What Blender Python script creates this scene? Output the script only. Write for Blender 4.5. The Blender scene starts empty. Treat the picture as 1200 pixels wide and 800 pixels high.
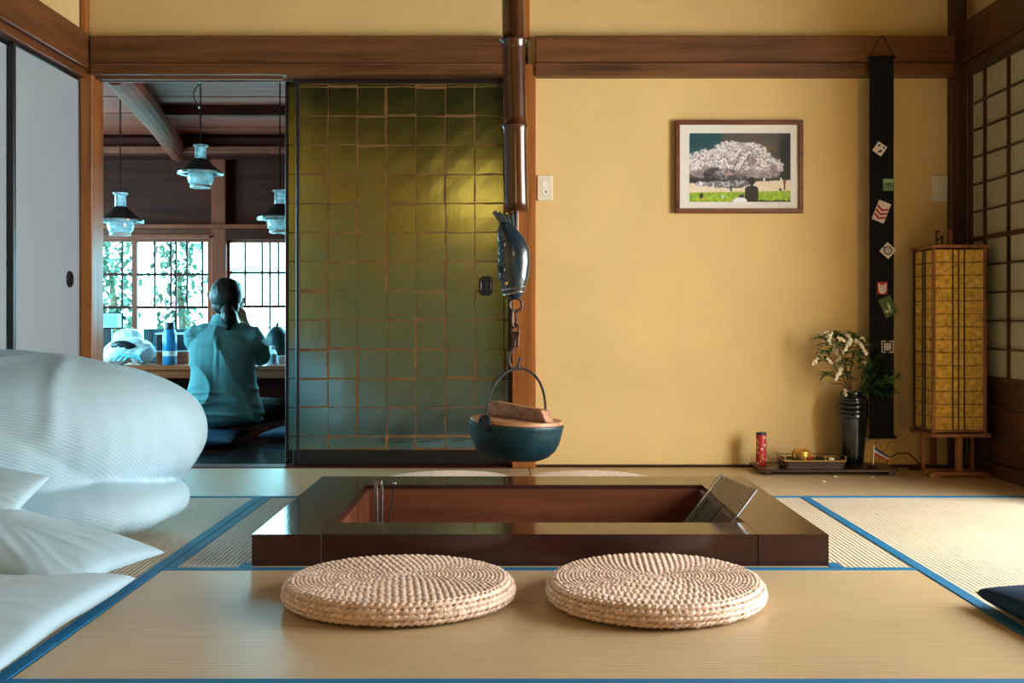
import bpy, bmesh, math, random
from mathutils import Vector, Matrix, noise
random.seed(7)
PI = math.pi
scn = bpy.context.scene
col = scn.collection

# ------------------------------------------------------------------ camera
CAM_H = 0.667
cd = bpy.data.cameras.new('camera')
cam = bpy.data.objects.new('camera', cd); col.objects.link(cam)
cam.location = (0, 0, CAM_H); cam.rotation_euler = (PI / 2, 0, 0)
cd.sensor_width = 36; cd.lens = 38.4
cd.shift_y = -27 / 1200; cd.shift_x = -1 / 1200
cd.clip_start = 0.02
scn.camera = cam

# ------------------------------------------------------------------ world: even bright overcast sky
wd = bpy.data.worlds.new('overcast_sky'); scn.world = wd; wd.use_nodes = True
bgn = wd.node_tree.nodes['Background']
bgn.inputs[0].default_value = (0.30, 0.82, 1.0, 1); bgn.inputs[1].default_value = 27.0

# ------------------------------------------------------------------ lights
def area(name, loc, rot, sx, sy, energy, colr, portal=False):
    l = bpy.data.lights.new(name, 'AREA'); l.shape = 'RECTANGLE'; l.size = sx; l.size_y = sy
    l.energy = energy; l.color = colr
    o = bpy.data.objects.new(name, l); col.objects.link(o); o.location = loc; o.rotation_euler = rot
    if portal: l.cycles.is_portal = True
    return o
# daylight at the outer glazing of the veranda on the right
area('veranda_daylight', (3.05, 2.62, 0.95), (0, PI / 2, 0), 1.75, 1.95, 275, (0.93, 0.98, 1.0))
# portals: sky light through the far windows and an added, unseen side window
area('far_window_portal', (-2.05, 7.5, 0.85), (-PI / 2, 0, 0), 2.3, 0.8, 1, (1, 1, 1), True)
area('added_side_window_portal', (-3.7, 6.0, 0.95), (0, -PI / 2, 0), 1.3, 1.5, 1, (1, 1, 1), True)

scn.view_settings.view_transform = 'Standard'
scn.view_settings.look = 'None'
scn.view_settings.gamma = 1.0
scn.view_settings.use_curve_mapping = False
scn.view_settings.exposure = -0.2

# ------------------------------------------------------------------ helpers
def lin(c):
    c = c / 255.0
    return c / 12.92 if c <= 0.04045 else ((c + 0.055) / 1.055) ** 2.4
def rgb(r, g, b): return (lin(r), lin(g), lin(b), 1.0)

def _new(name):
    m = bpy.data.materials.new(name); m.use_nodes = True
    nt = m.node_tree
    return m, nt, nt.nodes['Principled BSDF']
def _coords(nt, scale=(1, 1, 1), rnd=True):
    tc = nt.nodes.new('ShaderNodeTexCoord')
    mp = nt.nodes.new('ShaderNodeMapping'); mp.inputs['Scale'].default_value = scale
    if rnd:
        oi = nt.nodes.new('ShaderNodeObjectInfo')
        mul = nt.nodes.new('ShaderNodeMath'); mul.operation = 'MULTIPLY'; mul.inputs[1].default_value = 37.0
        nt.links.new(oi.outputs['Random'], mul.inputs[0])
        ad = nt.nodes.new('ShaderNodeVectorMath'); ad.operation = 'ADD'
        nt.links.new(tc.outputs['Object'], ad.inputs[0]); nt.links.new(mul.outputs[0], ad.inputs[1])
        nt.links.new(ad.outputs[0], mp.inputs['Vector'])
    else:
        nt.links.new(tc.outputs['Object'], mp.inputs['Vector'])
    return mp.outputs[0]
def _noise(nt, vec, scale, detail=4, rough=0.55):
    n = nt.nodes.new('ShaderNodeTexNoise'); n.inputs['Scale'].default_value = scale
    n.inputs['Detail'].default_value = detail; n.inputs['Roughness'].default_value = rough
    nt.links.new(vec, n.inputs['Vector']); return n.outputs['Fac']
def _ramp(nt, fac, stops):
    r = nt.nodes.new('ShaderNodeValToRGB'); e = r.color_ramp.elements
    e[0].position, e[0].color = stops[0]; e[1].position, e[1].color = stops[-1]
    for p, c in stops[1:-1]:
        k = e.new(p); k.color = c
    nt.links.new(fac, r.inputs[0]); return r.outputs[0]
def _bump(nt, b, h, strength, dist=0.01):
    n = nt.nodes.new('ShaderNodeBump'); n.inputs['Strength'].default_value = strength
    n.inputs['Distance'].default_value = dist
    nt.links.new(h, n.inputs['Height']); nt.links.new(n.outputs[0], b.inputs['Normal'])
def plain(name, c, rough=0.5, metal=0.0, spec=0.5, var=0.12, scale=8, bump=0.0, bscale=60, coat=0.0, sheen=0.0):
    """a base colour with a little procedural unevenness"""
    m, nt, b = _new(name)
    v = _coords(nt)
    f = _noise(nt, v, scale)
    d = tuple(x * (1 - var) for x in c[:3]) + (1,); l = tuple(min(1, x * (1 + var)) for x in c[:3]) + (1,)
    nt.links.new(_ramp(nt, f, [(0.3, d), (0.7, l)]), b.inputs['Base Color'])
    b.inputs['Roughness'].default_value = rough; b.inputs['Metallic'].default_value = metal
    b.inputs['Specular IOR Level'].default_value = spec
    if coat: b.inputs['Coat Weight'].default_value = coat; b.inputs['Coat Roughness'].default_value = 0.05
    if sheen: b.inputs['Sheen Weight'].default_value = sheen
    if bump: _bump(nt, b, _noise(nt, v, bscale), bump, 0.004)
    return m
def wood(name, dark, light, axis='X', rough=0.5, grain=14, spec=0.4, coat=0.0, bump=0.25):
    m, nt, b = _new(name)
    s = [grain, grain, grain]; s['XYZ'.index(axis)] = grain * 0.06
    v = _coords(nt, s)
    f = _noise(nt, v, 1.6, 6, 0.65)
    f2 = _noise(nt, _coords(nt, (1.3, 1.3, 1.3)), 1.5, 2)
    mx = nt.nodes.new('ShaderNodeMath'); mx.operation = 'MULTIPLY_ADD'; mx.inputs[1].default_value = 0.35
    nt.links.new(f2, mx.inputs[0]); nt.links.new(f, mx.inputs[2])
    nt.links.new(_ramp(nt, mx.outputs[0], [(0.45, dark), (0.62, tuple((a + c) / 2 for a, c in zip(dark, light))), (0.85, light)]), b.inputs['Base Color'])
    b.inputs['Roughness'].default_value = rough; b.inputs['Specular IOR Level'].default_value = spec
    if coat: b.inputs['Coat Weight'].default_value = coat; b.inputs['Coat Roughness'].default_value = 0.06
    if bump: _bump(nt, b, f, bump, 0.003)
    return m
def ridged(name, dark, light, axis, pitch, rough, bump=0.6, depth=0.0022, spec=0.5, across=None):
    """cloth or mat with fine parallel ridges running along 'axis' (wave across it)"""
    m, nt, b = _new(name)
    tc = nt.nodes.new('ShaderNodeTexCoord'); sx = nt.nodes.new('ShaderNodeSeparateXYZ')
    nt.links.new(tc.outputs['Object'], sx.inputs[0])
    comp = {'X': 'Y', 'Y': 'X'}[axis]
    mu = nt.nodes.new('ShaderNodeMath'); mu.operation = 'MULTIPLY'; mu.inputs[1].default_value = 2 * PI / pitch
    if across == 'ZY':
        sb = nt.nodes.new('ShaderNodeMath'); sb.operation = 'ADD'
        nt.links.new(sx.outputs['Z'], sb.inputs[0]); nt.links.new(sx.outputs['Y'], sb.inputs[1]); nt.links.new(sb.outputs[0], mu.inputs[0])
    else: nt.links.new(sx.outputs[comp], mu.inputs[0])
    sn = nt.nodes.new('ShaderNodeMath'); sn.operation = 'SINE'; nt.links.new(mu.outputs[0], sn.inputs[0])
    mr = nt.nodes.new('ShaderNodeMapRange'); mr.inputs['From Min'].default_value = -1
    nt.links.new(sn.outputs[0], mr.inputs['Value'])
    st = [70, 70, 70]; st['XYZ'.index(axis)] = 9
    f = _noise(nt, _coords(nt, st, False), 1.0, 3)
    f2 = _noise(nt, _coords(nt, (2.2, 2.2, 2.2)), 1.0, 3)
    a1 = nt.nodes.new('ShaderNodeMath'); a1.operation = 'MULTIPLY_ADD'; a1.inputs[1].default_value = 0.45
    nt.links.new(f, a1.inputs[0]); nt.links.new(mr.outputs[0], a1.inputs[2])
    a2 = nt.nodes.new('ShaderNodeMath'); a2.operation = 'MULTIPLY_ADD'; a2.inputs[1].default_value = 0.5
    nt.links.new(f2, a2.inputs[0]); nt.links.new(a1.outputs[0], a2.inputs[2])
    nt.links.new(_ramp(nt, a2.outputs[0], [(0.3, dark), (0.75, light), (1.0, light)]), b.inputs['Base Color'])
    b.inputs['Roughness'].default_value = rough; b.inputs['Specular IOR Level'].default_value = spec
    _bump(nt, b, a1.outputs[0], bump, depth)
    return m
def glass(name, tint=(1, 1, 1, 1), gloss=0.12):
    """thin clear pane: mostly see-through with a little mirror"""
    m = bpy.data.materials.new(name); m.use_nodes = True; nt = m.node_tree; nt.nodes.clear()
    o = nt.nodes.new('ShaderNodeOutputMaterial'); t = nt.nodes.new('ShaderNodeBsdfTransparent'); t.inputs[0].default_value = tint
    g = nt.nodes.new('ShaderNodeBsdfGlossy'); g.inputs['Roughness'].default_value = 0.03
    mx = nt.nodes.new('ShaderNodeMixShader'); mx.inputs[0].default_value = gloss
    nt.links.new(t.outputs[0], mx.inputs[1]); nt.links.new(g.outputs[0], mx.inputs[2]); nt.links.new(mx.outputs[0], o.inputs[0])
    return m
def paper(name, c, transl=0.5, crinkle=0.0):
    m = bpy.data.materials.new(name); m.use_nodes = True; nt = m.node_tree; nt.nodes.clear()
    o = nt.nodes.new('ShaderNodeOutputMaterial'); d = nt.nodes.new('ShaderNodeBsdfDiffuse'); t = nt.nodes.new('ShaderNodeBsdfTranslucent')
    v = _coords(nt)
    f = _noise(nt, v, 45 if crinkle else 14, 6, 0.7)
    k = 0.55 if crinkle else 0.1
    cc = _ramp(nt, f, [(0.32, tuple(x * (1 - k) for x in c[:3]) + (1,)), (0.66, c)])
    nt.links.new(cc, d.inputs[0]); nt.links.new(cc, t.inputs[0])
    mx = nt.nodes.new('ShaderNodeMixShader'); mx.inputs[0].default_value = transl
    nt.links.new(d.outputs[0], mx.inputs[1]); nt.links.new(t.outputs[0], mx.inputs[2]); nt.links.new(mx.outputs[0], o.inputs[0])
    if crinkle:
        n = nt.nodes.new('ShaderNodeBump'); n.inputs['Strength'].default_value = crinkle; n.inputs['Distance'].default_value = 0.004
        nt.links.new(f, n.inputs['Height']); nt.links.new(n.outputs[0], d.inputs['Normal'])
    return m
def emit(name, c, s):
    m = bpy.data.materials.new(name); m.use_nodes = True; nt = m.node_tree; nt.nodes.clear()
    o = nt.nodes.new('ShaderNodeOutputMaterial'); e = nt.nodes.new('ShaderNodeEmission')
    e.inputs[0].default_value = c; e.inputs[1].default_value = s; nt.links.new(e.outputs[0], o.inputs[0]); return m

def frosted(name):
    m = bpy.data.materials.new(name); m.use_nodes = True; nt = m.node_tree; nt.nodes.clear()
    o = nt.nodes.new('ShaderNodeOutputMaterial'); t = nt.nodes.new('ShaderNodeBsdfTransparent'); t.inputs[0].default_value = (.85, .97, 1, 1)
    s = nt.nodes.new('ShaderNodeBsdfTranslucent'); s.inputs[0].default_value = (.9, .97, 1, 1); g = nt.nodes.new('ShaderNodeBsdfGlossy'); g.inputs['Roughness'].default_value = 0.06
    f = _noise(nt, _coords(nt, (18, 18, 60)), 1.5, 3)
    m1 = nt.nodes.new('ShaderNodeMixShader'); m2 = nt.nodes.new('ShaderNodeMixShader'); m2.inputs[0].default_value = .22
    r = nt.nodes.new('ShaderNodeMapRange'); r.inputs['From Min'].default_value = .4; r.inputs['From Max'].default_value = .6; r.inputs['To Min'].default_value = .35; r.inputs['To Max'].default_value = .85
    nt.links.new(f, r.inputs['Value']); nt.links.new(r.outputs[0], m1.inputs[0]); nt.links.new(t.outputs[0], m1.inputs[1]); nt.links.new(s.outputs[0], m1.inputs[2])
    nt.links.new(m1.outputs[0], m2.inputs[1]); nt.links.new(g.outputs[0], m2.inputs[2]); nt.links.new(m2.outputs[0], o.inputs[0]); return m

# ---- geometry
def BM(): return bmesh.new()
def add_box(bm, x0, x1, y0, y1, z0, z1, bev=0.0):
    x0, x1 = min(x0, x1), max(x0, x1); y0, y1 = min(y0, y1), max(y0, y1); z0, z1 = min(z0, z1), max(z0, z1)
    t = bmesh.new(); bmesh.ops.create_cube(t, size=1.0)
    for v in t.verts:
        v.co = Vector(((x0 + x1) / 2 + v.co.x * (x1 - x0), (y0 + y1) / 2 + v.co.y * (y1 - y0), (z0 + z1) / 2 + v.co.z * (z1 - z0)))
    if bev:
        bev = min(bev, 0.45 * min(x1 - x0, y1 - y0, z1 - z0))
        bmesh.ops.bevel(t, geom=list(t.edges), offset=bev, segments=1, affect='EDGES')
    merge(bm, t)
    return bm
def merge(bm, t, mtx=None):
    if mtx is not None: bmesh.ops.transform(t, matrix=mtx, verts=t.verts)
    me = bpy.data.meshes.new('tmp'); t.to_mesh(me); t.free(); bm.from_mesh(me); bpy.data.meshes.remove(me)
def bx(*a, **k): return add_box(BM(), *a, **k)
def frame_of(d):
    d = d.normalized(); u = d.orthogonal().normalized() if abs(d.z) > 0.99 else d.cross(Vector((0, 0, 1))).normalized()
    return u, d.cross(u)
def add_sweep(bm, pts, r, n=8, closed=False, caps=True, flat=1.0):
    """tube through pts; r is a number or a list"""
    pts = [Vector(p) for p in pts]; N = len(pts)
    rr = r if isinstance(r, (list, tuple)) else [r] * N
    rings = []; u = None
    for i, p in enumerate(pts):
        a = pts[(i - 1) % N] if (i or closed) else pts[0]; b = pts[(i + 1) % N] if (i < N - 1 or closed) else pts[-1]
        d = (b - a).normalized()
        if u is None: u, w = frame_of(d)
        u = (u - d * u.dot(d)).normalized(); w = d.cross(u)
        rings.append([bm.verts.new(p + (u * math.cos(2 * PI * k / n) + w * math.sin(2 * PI * k / n) * flat) * rr[i]) for k in range(n)])
    for i in range(N if closed else N - 1):
        A, B = rings[i], rings[(i + 1) % N]
        for k in range(n): bm.faces.new((A[k], A[(k + 1) % n], B[(k + 1) % n], B[k]))
    if caps and not closed:
        bm.faces.new(rings[0][::-1]); bm.faces.new(rings[-1])
    return bm
def add_tube(bm, p0, p1, r0, r1=None, n=10): return add_sweep(bm, [p0, p1], [r0, r0 if r1 is None else r1], n)
def add_lathe(bm, prof, c=(0, 0, 0), n=32, sx=1.0, sy=1.0, capb=True, capt=True):
    rings = []
    for r, z in prof:
        rings.append([bm.verts.new((c[0] + r * sx * math.cos(2 * PI * k / n), c[1] + r * sy * math.sin(2 * PI * k / n), c[2] + z)) for k in range(n)])
    for A, B in zip(rings, rings[1:]):
        for k in range(n): bm.faces.new((A[k], A[(k + 1) % n], B[(k + 1) % n], B[k]))
    if capb: bm.faces.new(rings[0][::-1])
    if capt: bm.faces.new(rings[-1])
    return bm
def add_ball(bm, c, r, seg=12, scale=(1, 1, 1), rot=None):
    t = bmesh.new(); bmesh.ops.create_uvsphere(t, u_segments=seg, v_segments=max(6, seg // 2 + 2), radius=1)
    if not isinstance(r, (tuple, list)): r = (r * scale[0], r * scale[1], r * scale[2])
    M = Matrix.Translation(Vector(c)) @ (rot.to_4x4() if rot else Matrix.Identity(4)) @ Matrix.Diagonal((r[0], r[1], r[2], 1))
    merge(bm, t, M); return bm
def add_capsule(bm, p0, p1, r0, r1, n=12):
    p0, p1 = Vector(p0), Vector(p1); d = p1 - p0; L = d.length; d.normalize()
    pts, rr = [], []
    for k in range(5):
        a = PI / 2 * (1 - k / 4); pts.append(p0 - d * r0 * math.sin(a)); rr.append(max(r0 * math.cos(a), r0 * 0.03))
    for k in range(5):
        a = PI / 2 * k / 4; pts.append(p1 + d * r1 * math.sin(a)); rr.append(max(r1 * math.cos(a), r1 * 0.03))
    return add_sweep(bm, pts, rr, n)
def add_prism(bm, poly, y0, y1):
    """polygon in x-z pushed from y0 to y1"""
    a = [bm.verts.new((x, y0, z)) for x, z in poly]; b = [bm.verts.new((x, y1, z)) for x, z in poly]
    n = len(poly)
    bm.faces.new(a); bm.faces.new(b[::-1])
    for i in range(n): bm.faces.new((a[i], b[i], b[(i + 1) % n], a[(i + 1) % n]))
    bmesh.ops.recalc_face_normals(bm, faces=bm.faces)
    return bm

def root_loc(o):
    while o.parent: o = o.parent
    return o.location.copy()
def obj(name, bm, m, parent=None, smooth=None, origin=None):
    """link bm as ONE mesh object. bm is in world coordinates; a child is shifted into its thing's space"""
    me = bpy.data.meshes.new(name)
    if parent is not None:
        L = root_loc(parent); bmesh.ops.translate(bm, verts=bm.verts, vec=-L)
    elif origin is not None:
        bmesh.ops.translate(bm, verts=bm.verts, vec=-Vector(origin))
    bmesh.ops.recalc_face_normals(bm, faces=bm.faces)
    bm.to_mesh(me); bm.free()
    if m is not None: me.materials.append(m)
    if smooth:
        me.shade_smooth()
        if smooth != 'all': me.set_sharp_from_angle(angle=math.radians(smooth if smooth is not True else 40))
    o = bpy.data.objects.new(name, me); col.objects.link(o)
    if parent is not None: o.parent = parent
    elif origin is not None: o.location = origin
    return o
def tag(o, label=None, cat=None, group=None, kind=None):
    if label: o['label'] = label
    if cat: o['category'] = cat
    if group: o['group'] = group
    if kind: o['kind'] = kind
    return o
def thing(name, label, cat, loc, group=None, kind=None):
    o = bpy.data.objects.new(name, None); o.empty_display_size = 0.05; col.objects.link(o); o.location = loc
    return tag(o, label, cat, group, kind)
def share(src, name, parent, loc=(0, 0, 0)):
    """another piece with the same mesh"""
    o = bpy.data.objects.new(name, src.data); col.objects.link(o); o.parent = parent; o.location = loc; return o
def dup(root, loc, label=None, rotz=None):
    r = root.copy(); col.objects.link(r); r.location = loc
    if rotz is not None: r.rotation_euler.z = rotz
    if label: r['label'] = label
    for ch in list(root.children):
        c = ch.copy(); col.objects.link(c); c.parent = r
        for g in list(ch.children):
            d = g.copy(); col.objects.link(d); d.parent = c
    return r
def remeshed(bm, voxel, smooth=4, post=None):
    """one continuous skin over overlapping closed shapes"""
    me = bpy.data.meshes.new('tmp'); bmesh.ops.recalc_face_normals(bm, faces=bm.faces); bm.to_mesh(me); bm.free()
    o = bpy.data.objects.new('tmp', me); col.objects.link(o)
    r = o.modifiers.new('r', 'REMESH'); r.mode = 'VOXEL'; r.voxel_size = voxel
    if smooth:
        s = o.modifiers.new('s', 'SMOOTH'); s.factor = 0.5; s.iterations = smooth
    dg = bpy.context.evaluated_depsgraph_get(); dg.update()
    m2 = bpy.data.meshes.new_from_object(o.evaluated_get(dg))
    out = bmesh.new(); out.from_mesh(m2); bpy.data.objects.remove(o); bpy.data.meshes.remove(me); bpy.data.meshes.remove(m2)
    out.normal_update()
    if post:
        for v, nrm in [(v, v.normal.copy()) for v in out.verts]: v.co = post(v.co, nrm)
        out.normal_update()
    return out
def X(px, Y): return (px - 601) * Y / 1280
def Z(py, Y): return CAM_H - (py - 373) * Y / 1280
def nz(x, y, z): return noise.noise(Vector((x, y, z)))

# ------------------------------------------------------------------ materials
M = {}
M['plaster'] = plain('ochre_plaster', rgb(220, 188, 128), 0.92, spec=0.15, var=0.05, scale=3, bump=0.35, bscale=260)
M['beam'] = wood('beam_wood', rgb(56, 34, 18), rgb(118, 74, 40), 'X', 0.45)
M['beam_y'] = wood('side_beam_wood', rgb(58, 32, 16), rgb(118, 68, 34), 'Y', 0.45)
M['post'] = wood('post_wood', rgb(96, 52, 20), rgb(172, 104, 46), 'Z', 0.4)
M['post_dark'] = wood('dark_post_wood', rgb(44, 27, 16), rgb(86, 52, 28), 'Z', 0.45)
M['lacquer'] = plain('hearth_lacquer', rgb(58, 34, 29), 0.125, spec=0.42, var=0.25, scale=4, coat=0.0, bump=0.02, bscale=120)
M['liner'] = wood('pit_liner', rgb(82, 44, 31), rgb(122, 70, 48), 'X', 0.35, grain=10)
M['ash'] = plain('ash', rgb(120, 112, 104), 0.95, var=0.2, scale=30, bump=0.6, bscale=90)
M['tatami_x'] = ridged('tatami_rush_along_x', rgb(150, 120, 80), rgb(204, 178, 138), 'X', 0.0125, 0.38, 0.22, spec=0.8)
M['tatami_y'] = ridged('tatami_rush_along_y', rgb(116, 90, 60), rgb(216, 201, 174), 'Y', 0.0135, 0.6, 0.6, spec=0.25)
M['heri'] = ridged('blue_border_cloth', rgb(4, 86, 132), rgb(10, 114, 162), 'X', 0.004, 0.6, 0.3, 0.001)
M['black'] = plain('black_lacquer', rgb(22, 21, 22), 0.3, var=0.2)
M['subfloor'] = wood('subfloor_wood', rgb(40, 30, 22), rgb(70, 52, 36), 'X', 0.7)
M['iron'] = plain('black_iron', rgb(34, 34, 36), 0.42, metal=0.5, var=0.3, scale=20, bump=0.25, bscale=120)
M['potiron'] = plain('blue_black_iron', rgb(24, 58, 66), 0.38, metal=0.35, var=0.3, scale=16, bump=0.35, bscale=150)
M['steel'] = plain('bright_steel', rgb(190, 196, 200), 0.25, metal=1.0, var=0.05)
M['bamboo'] = wood('smoked_bamboo', rgb(24, 14, 9), rgb(84, 46, 20), 'Z', 0.22, grain=22, coat=0.5, bump=0.05)
M['lidwood'] = wood('lid_wood', rgb(118, 76, 48), rgb(196, 144, 104), 'X', 0.45, grain=20)
M['straw'] = plain('straw', rgb(228, 192, 166), 0.4, spec=0.6, var=0.32, scale=70, bump=0.3, bscale=300, sheen=0.4)
M['white_fusuma'] = plain('white_door_paper', rgb(158, 167, 174), 0.85, spec=0.2, var=0.03, scale=3)
M['duvet'] = ridged('white_striped_cotton', rgb(206, 220, 226), rgb(228, 238, 242), 'X', 0.013, 0.8, 0.25, 0.001, spec=0.2)
M['cotton'] = plain('white_cotton', rgb(166, 196, 212), 0.85, spec=0.2, var=0.03, scale=6, sheen=0.15)
M['navy'] = ridged('navy_cushion_cloth', rgb(10, 30, 52), rgb(18, 52, 80), 'X', 0.006, 0.8, 0.4, 0.001, spec=0.2)
M['shoji'] = paper('shoji_paper', rgb(200, 188, 154), 0.3)
M['washi'] = paper('gold_washi', rgb(250, 200, 98), 0.05, crinkle=0.9)
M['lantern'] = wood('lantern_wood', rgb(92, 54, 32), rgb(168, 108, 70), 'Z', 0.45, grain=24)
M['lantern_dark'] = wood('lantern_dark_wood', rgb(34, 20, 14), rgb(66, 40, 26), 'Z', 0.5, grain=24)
M['frame'] = wood('picture_frame_wood', rgb(66, 36, 20), rgb(120, 70, 40), 'X', 0.4, grain=26)
M['matboard'] = plain('mat_board', rgb(232, 228, 220), 0.8, var=0.02)
M['switch'] = plain('ivory_plastic', rgb(224, 214, 190), 0.4, var=0.02)
M['banner'] = plain('black_cloth', rgb(22, 24, 30), 0.9, spec=0.15, var=0.2, scale=40, bump=0.3, bscale=400)
M['cord'] = plain('cord', rgb(30, 20, 14), 0.8)
M['vase'] = plain('black_glaze', rgb(17, 20, 22), 0.16, spec=0.6, var=0.2, coat=0.3)
M['board'] = wood('display_board_wood', rgb(34, 20, 14), rgb(62, 38, 26), 'X', 0.28, grain=16)
M['leaf'] = plain('glossy_leaf', rgb(70, 116, 52), 0.35, var=0.4, scale=30)
M['leaf_dark'] = plain('dark_leaf', rgb(46, 88, 46), 0.4, var=0.4, scale=30)
M['blossom'] = plain('cream_blossom', rgb(240, 230, 196), 0.6, var=0.08, scale=60)
M['twig'] = plain('twig', rgb(84, 58, 34), 0.7, var=0.2)
M['gold'] = plain('gilt', rgb(206, 156, 66), 0.35, metal=0.6, var=0.15)
M['darkwood'] = wood('far_room_dark_wood', rgb(54, 17, 10), rgb(88, 33, 20), 'X', 0.6, spec=0.15)
M['darkwood_y'] = wood('far_room_beam_wood', rgb(84, 32, 18), rgb(150, 66, 40), 'Y', 0.65, grain=10)
M['boards'] = wood('ceiling_board_wood', rgb(104, 36, 22), rgb(166, 70, 46), 'X', 0.65, grain=10)
M['counter'] = wood('counter_wood', rgb(120, 52, 28), rgb(186, 96, 58), 'X', 0.3, grain=12)
M['farpost'] = wood('far_post_wood', rgb(112, 38, 14), rgb(158, 64, 28), 'Z', 0.5)
M['floorwood'] = wood('far_floor_wood', rgb(24, 16, 14), rgb(48, 32, 28), 'X', 0.12, grain=10)
M['glass'] = glass('window_glass', (0.97, 1, 1, 1), 0.06)
M['lampglass'] = frosted('lamp_glass')
M['shirt'] = plain('teal_cotton', rgb(98, 146, 150), 0.85, spec=0.2, var=0.1, scale=10, bump=0.25, bscale=500)
M['skin'] = plain('skin', rgb(206, 160, 134), 0.55, var=0.04)
M['hair'] = wood('dark_hair', rgb(10, 10, 12), rgb(30, 28, 30), 'Z', 0.4, grain=120, bump=0.5)
M['trousers'] = plain('black_trousers', rgb(18, 20, 24), 0.9, var=0.2)
M['white_plastic'] = plain('white_plastic', rgb(214, 232, 238), 0.35, var=0.03)
M['dark_plastic'] = plain('dark_plastic', rgb(20, 28, 34), 0.35, var=0.2)
# ================================================================== SETTING
def struct(name, bm, m, label, cat='wall', **k):
    o = obj(name, bm, m, **k); return tag(o, label, cat, kind='structure')
def shell(name, label, cat):
    return thing(name, label, cat, (0, 0, 0), kind='structure')
BACK = 4.907
XL, XR = -1.92, 2.05

# ---- floor: boards under tatami mats, open at the hearth
HX0, HX1, HY0, HY1 = -0.704, 0.852, 2.945, 4.03          # hearth outline
fb = BM()
for a in ((-1.97, HX0, -1.65, 4.98), (HX1, 2.1, -1.65, 4.98), (HX0, HX1, -1.65, HY0), (HX0, HX1, HY1, 4.98)):
    add_box(fb, *a, -0.09, -0.052)
floor = struct('floor', fb, M['subfloor'], 'tatami floor with blue cloth borders around the sunken hearth', 'floor')
def mat_piece(x0, x1, y0, y1, axis, borders):
    """one tatami; borders: which sides carry a cloth edge (l r f b)"""
    g = 0.0015; w = 0.031
    x0 += g; x1 -= g; y0 += g; y1 -= g
    o = obj('tatami_mat', bx(x0, x1, y0, y1, -0.05, 0.0, 0.002), M['tatami_' + axis], floor)
    for s in borders:
        r = {'l': (x0, x0 + w, y0, y1), 'r': (x1 - w, x1, y0, y1), 'f': (x0, x1, y0, y0 + w), 'b': (x0, x1, y1 - w, y1)}[s]
        obj('cloth_border', bx(*r, -0.004, 0.0015, 0.0008), M['heri'], o)
    return o
YB, YM, YF = 4.066, 2.925, 1.988
XA, XB = -0.932, 1.108
mat_piece(XL, 0.072, YB, 4.868, 'x', 'f')
mat_piece(0.072, XR, YB, 4.906, 'x', 'f')
mat_piece(XL, XA, 2.25, YB, 'y', 'r')
mat_piece(XA, HX0, YM, YB, 'y', 'l')
mat_piece(HX1, 1.073, YM, YB, 'y', '')
mat_piece(1.073, XR, 2.15, YB, 'y', 'l')
mat_piece(XA, XB - 0.035, YF, YM, 'x', 'fb')
mat_piece(XL, XA, 0.4, 2.25, 'y', 'r')
mat_piece(XA, 1.073, 1.08, YF, 'x', 'f')
mat_piece(1.073, XR, 0.3, 2.15, 'y', 'l')
mat_piece(XL, 0.07, -1.62, 0.3, 'y', 'r')
mat_piece(0.07, XR, -1.62, 0.3, 'y', 'l')
mat_piece(XA, 1.073, 0.3, 1.08, 'x', 'fb')
obj('mat_fill', bx(XL, XA, 0.302, 0.398, -0.05, 0.0), M['tatami_y'], floor)
obj('hearth_edge_border', bx(HX0 - 0.032, HX0, YM, YM + 0.05, -0.004, 0.002), M['heri'], floor)
obj('hearth_edge_border', bx(HX1, HX1 + 0.032, YM, YM + 0.05, -0.004, 0.002), M['heri'], floor)
obj('mat_fill', bx(HX0, HX1, YM + 0.0005, HY0 - 0.0005, -0.05, 0.0), M['tatami_x'], floor)

# ---- back wall
w = BM()
add_box(w, 0.09, 2.1, BACK, 4.98, -0.09, 1.80)
wall_back = struct('wall_back', w, M['plaster'], 'ochre plastered back wall with framed photograph and black hanging strip')
obj('upper_plaster', bx(-1.9, 0.02, BACK - 0.004, 4.98, 1.86, 2.5), M['plaster'], wall_back)
obj('upper_plaster', bx(0.07, 2.1, BACK - 0.004, 4.98, 1.80, 2.5), M['plaster'], wall_back)
# posts and beams
def trim(n, bm, m, label, cat='beam'): return struct('trim_%d' % n, bm, m, label, cat)
trim(1, bx(-1.872, -0.004, 4.832, 4.90, 1.800, 1.918, 0.004), M['beam'], 'brown horizontal beam above the doorway and the gold sliding door')
trim(2, bx(0.100, 1.958, 4.832, 4.90, 1.803, 1.918, 0.004), M['beam'], 'brown horizontal beam above the framed photograph')
o = trim(3, bx(-1.872, -0.004, 4.836, 4.99, 1.747, 1.799, 0.003), M['beam'], 'door head with sliding grooves over the doorway')
for y in (4.885, 4.935):
    obj('groove_lip', bx(-1.872, -1.03, y, y + 0.012, 1.735, 1.747), M['beam'], o)
trim(4, bx(0.100, 1.958, 4.846, 4.91, 1.744, 1.802, 0.003), M['beam'], 'narrow brown rail under the beam on the right')
trim(5, bx(-1.936, -1.868, 4.85, 4.985, 0.0, 1.80, 0.003), M['post'], 'brown corner post between white sliding doors and the doorway', 'post')
o = trim(6, bx(-0.004, 0.102, 4.858, 4.985, 0.0, 1.80, 0.004), M['post'], 'orange brown post behind the hanging pot', 'post')
trim(7, bx(1.951, 2.022, 4.86, 4.985, 0.0, 2.5, 0.004), M['post_dark'], 'dark corner post beside the paper screen on the right', 'post')
trim(8, bx(0.018, 0.075, 4.862, 4.93, 1.918, 2.5, 0.003), M['post'], 'short brown post above the beam behind the bamboo pole', 'post')
trim(9, bx(-1.925, -1.90, 4.86, 4.93, 1.80, 2.5, 0.003), M['post'], 'thin brown post in the upper left corner', 'post')
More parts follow.
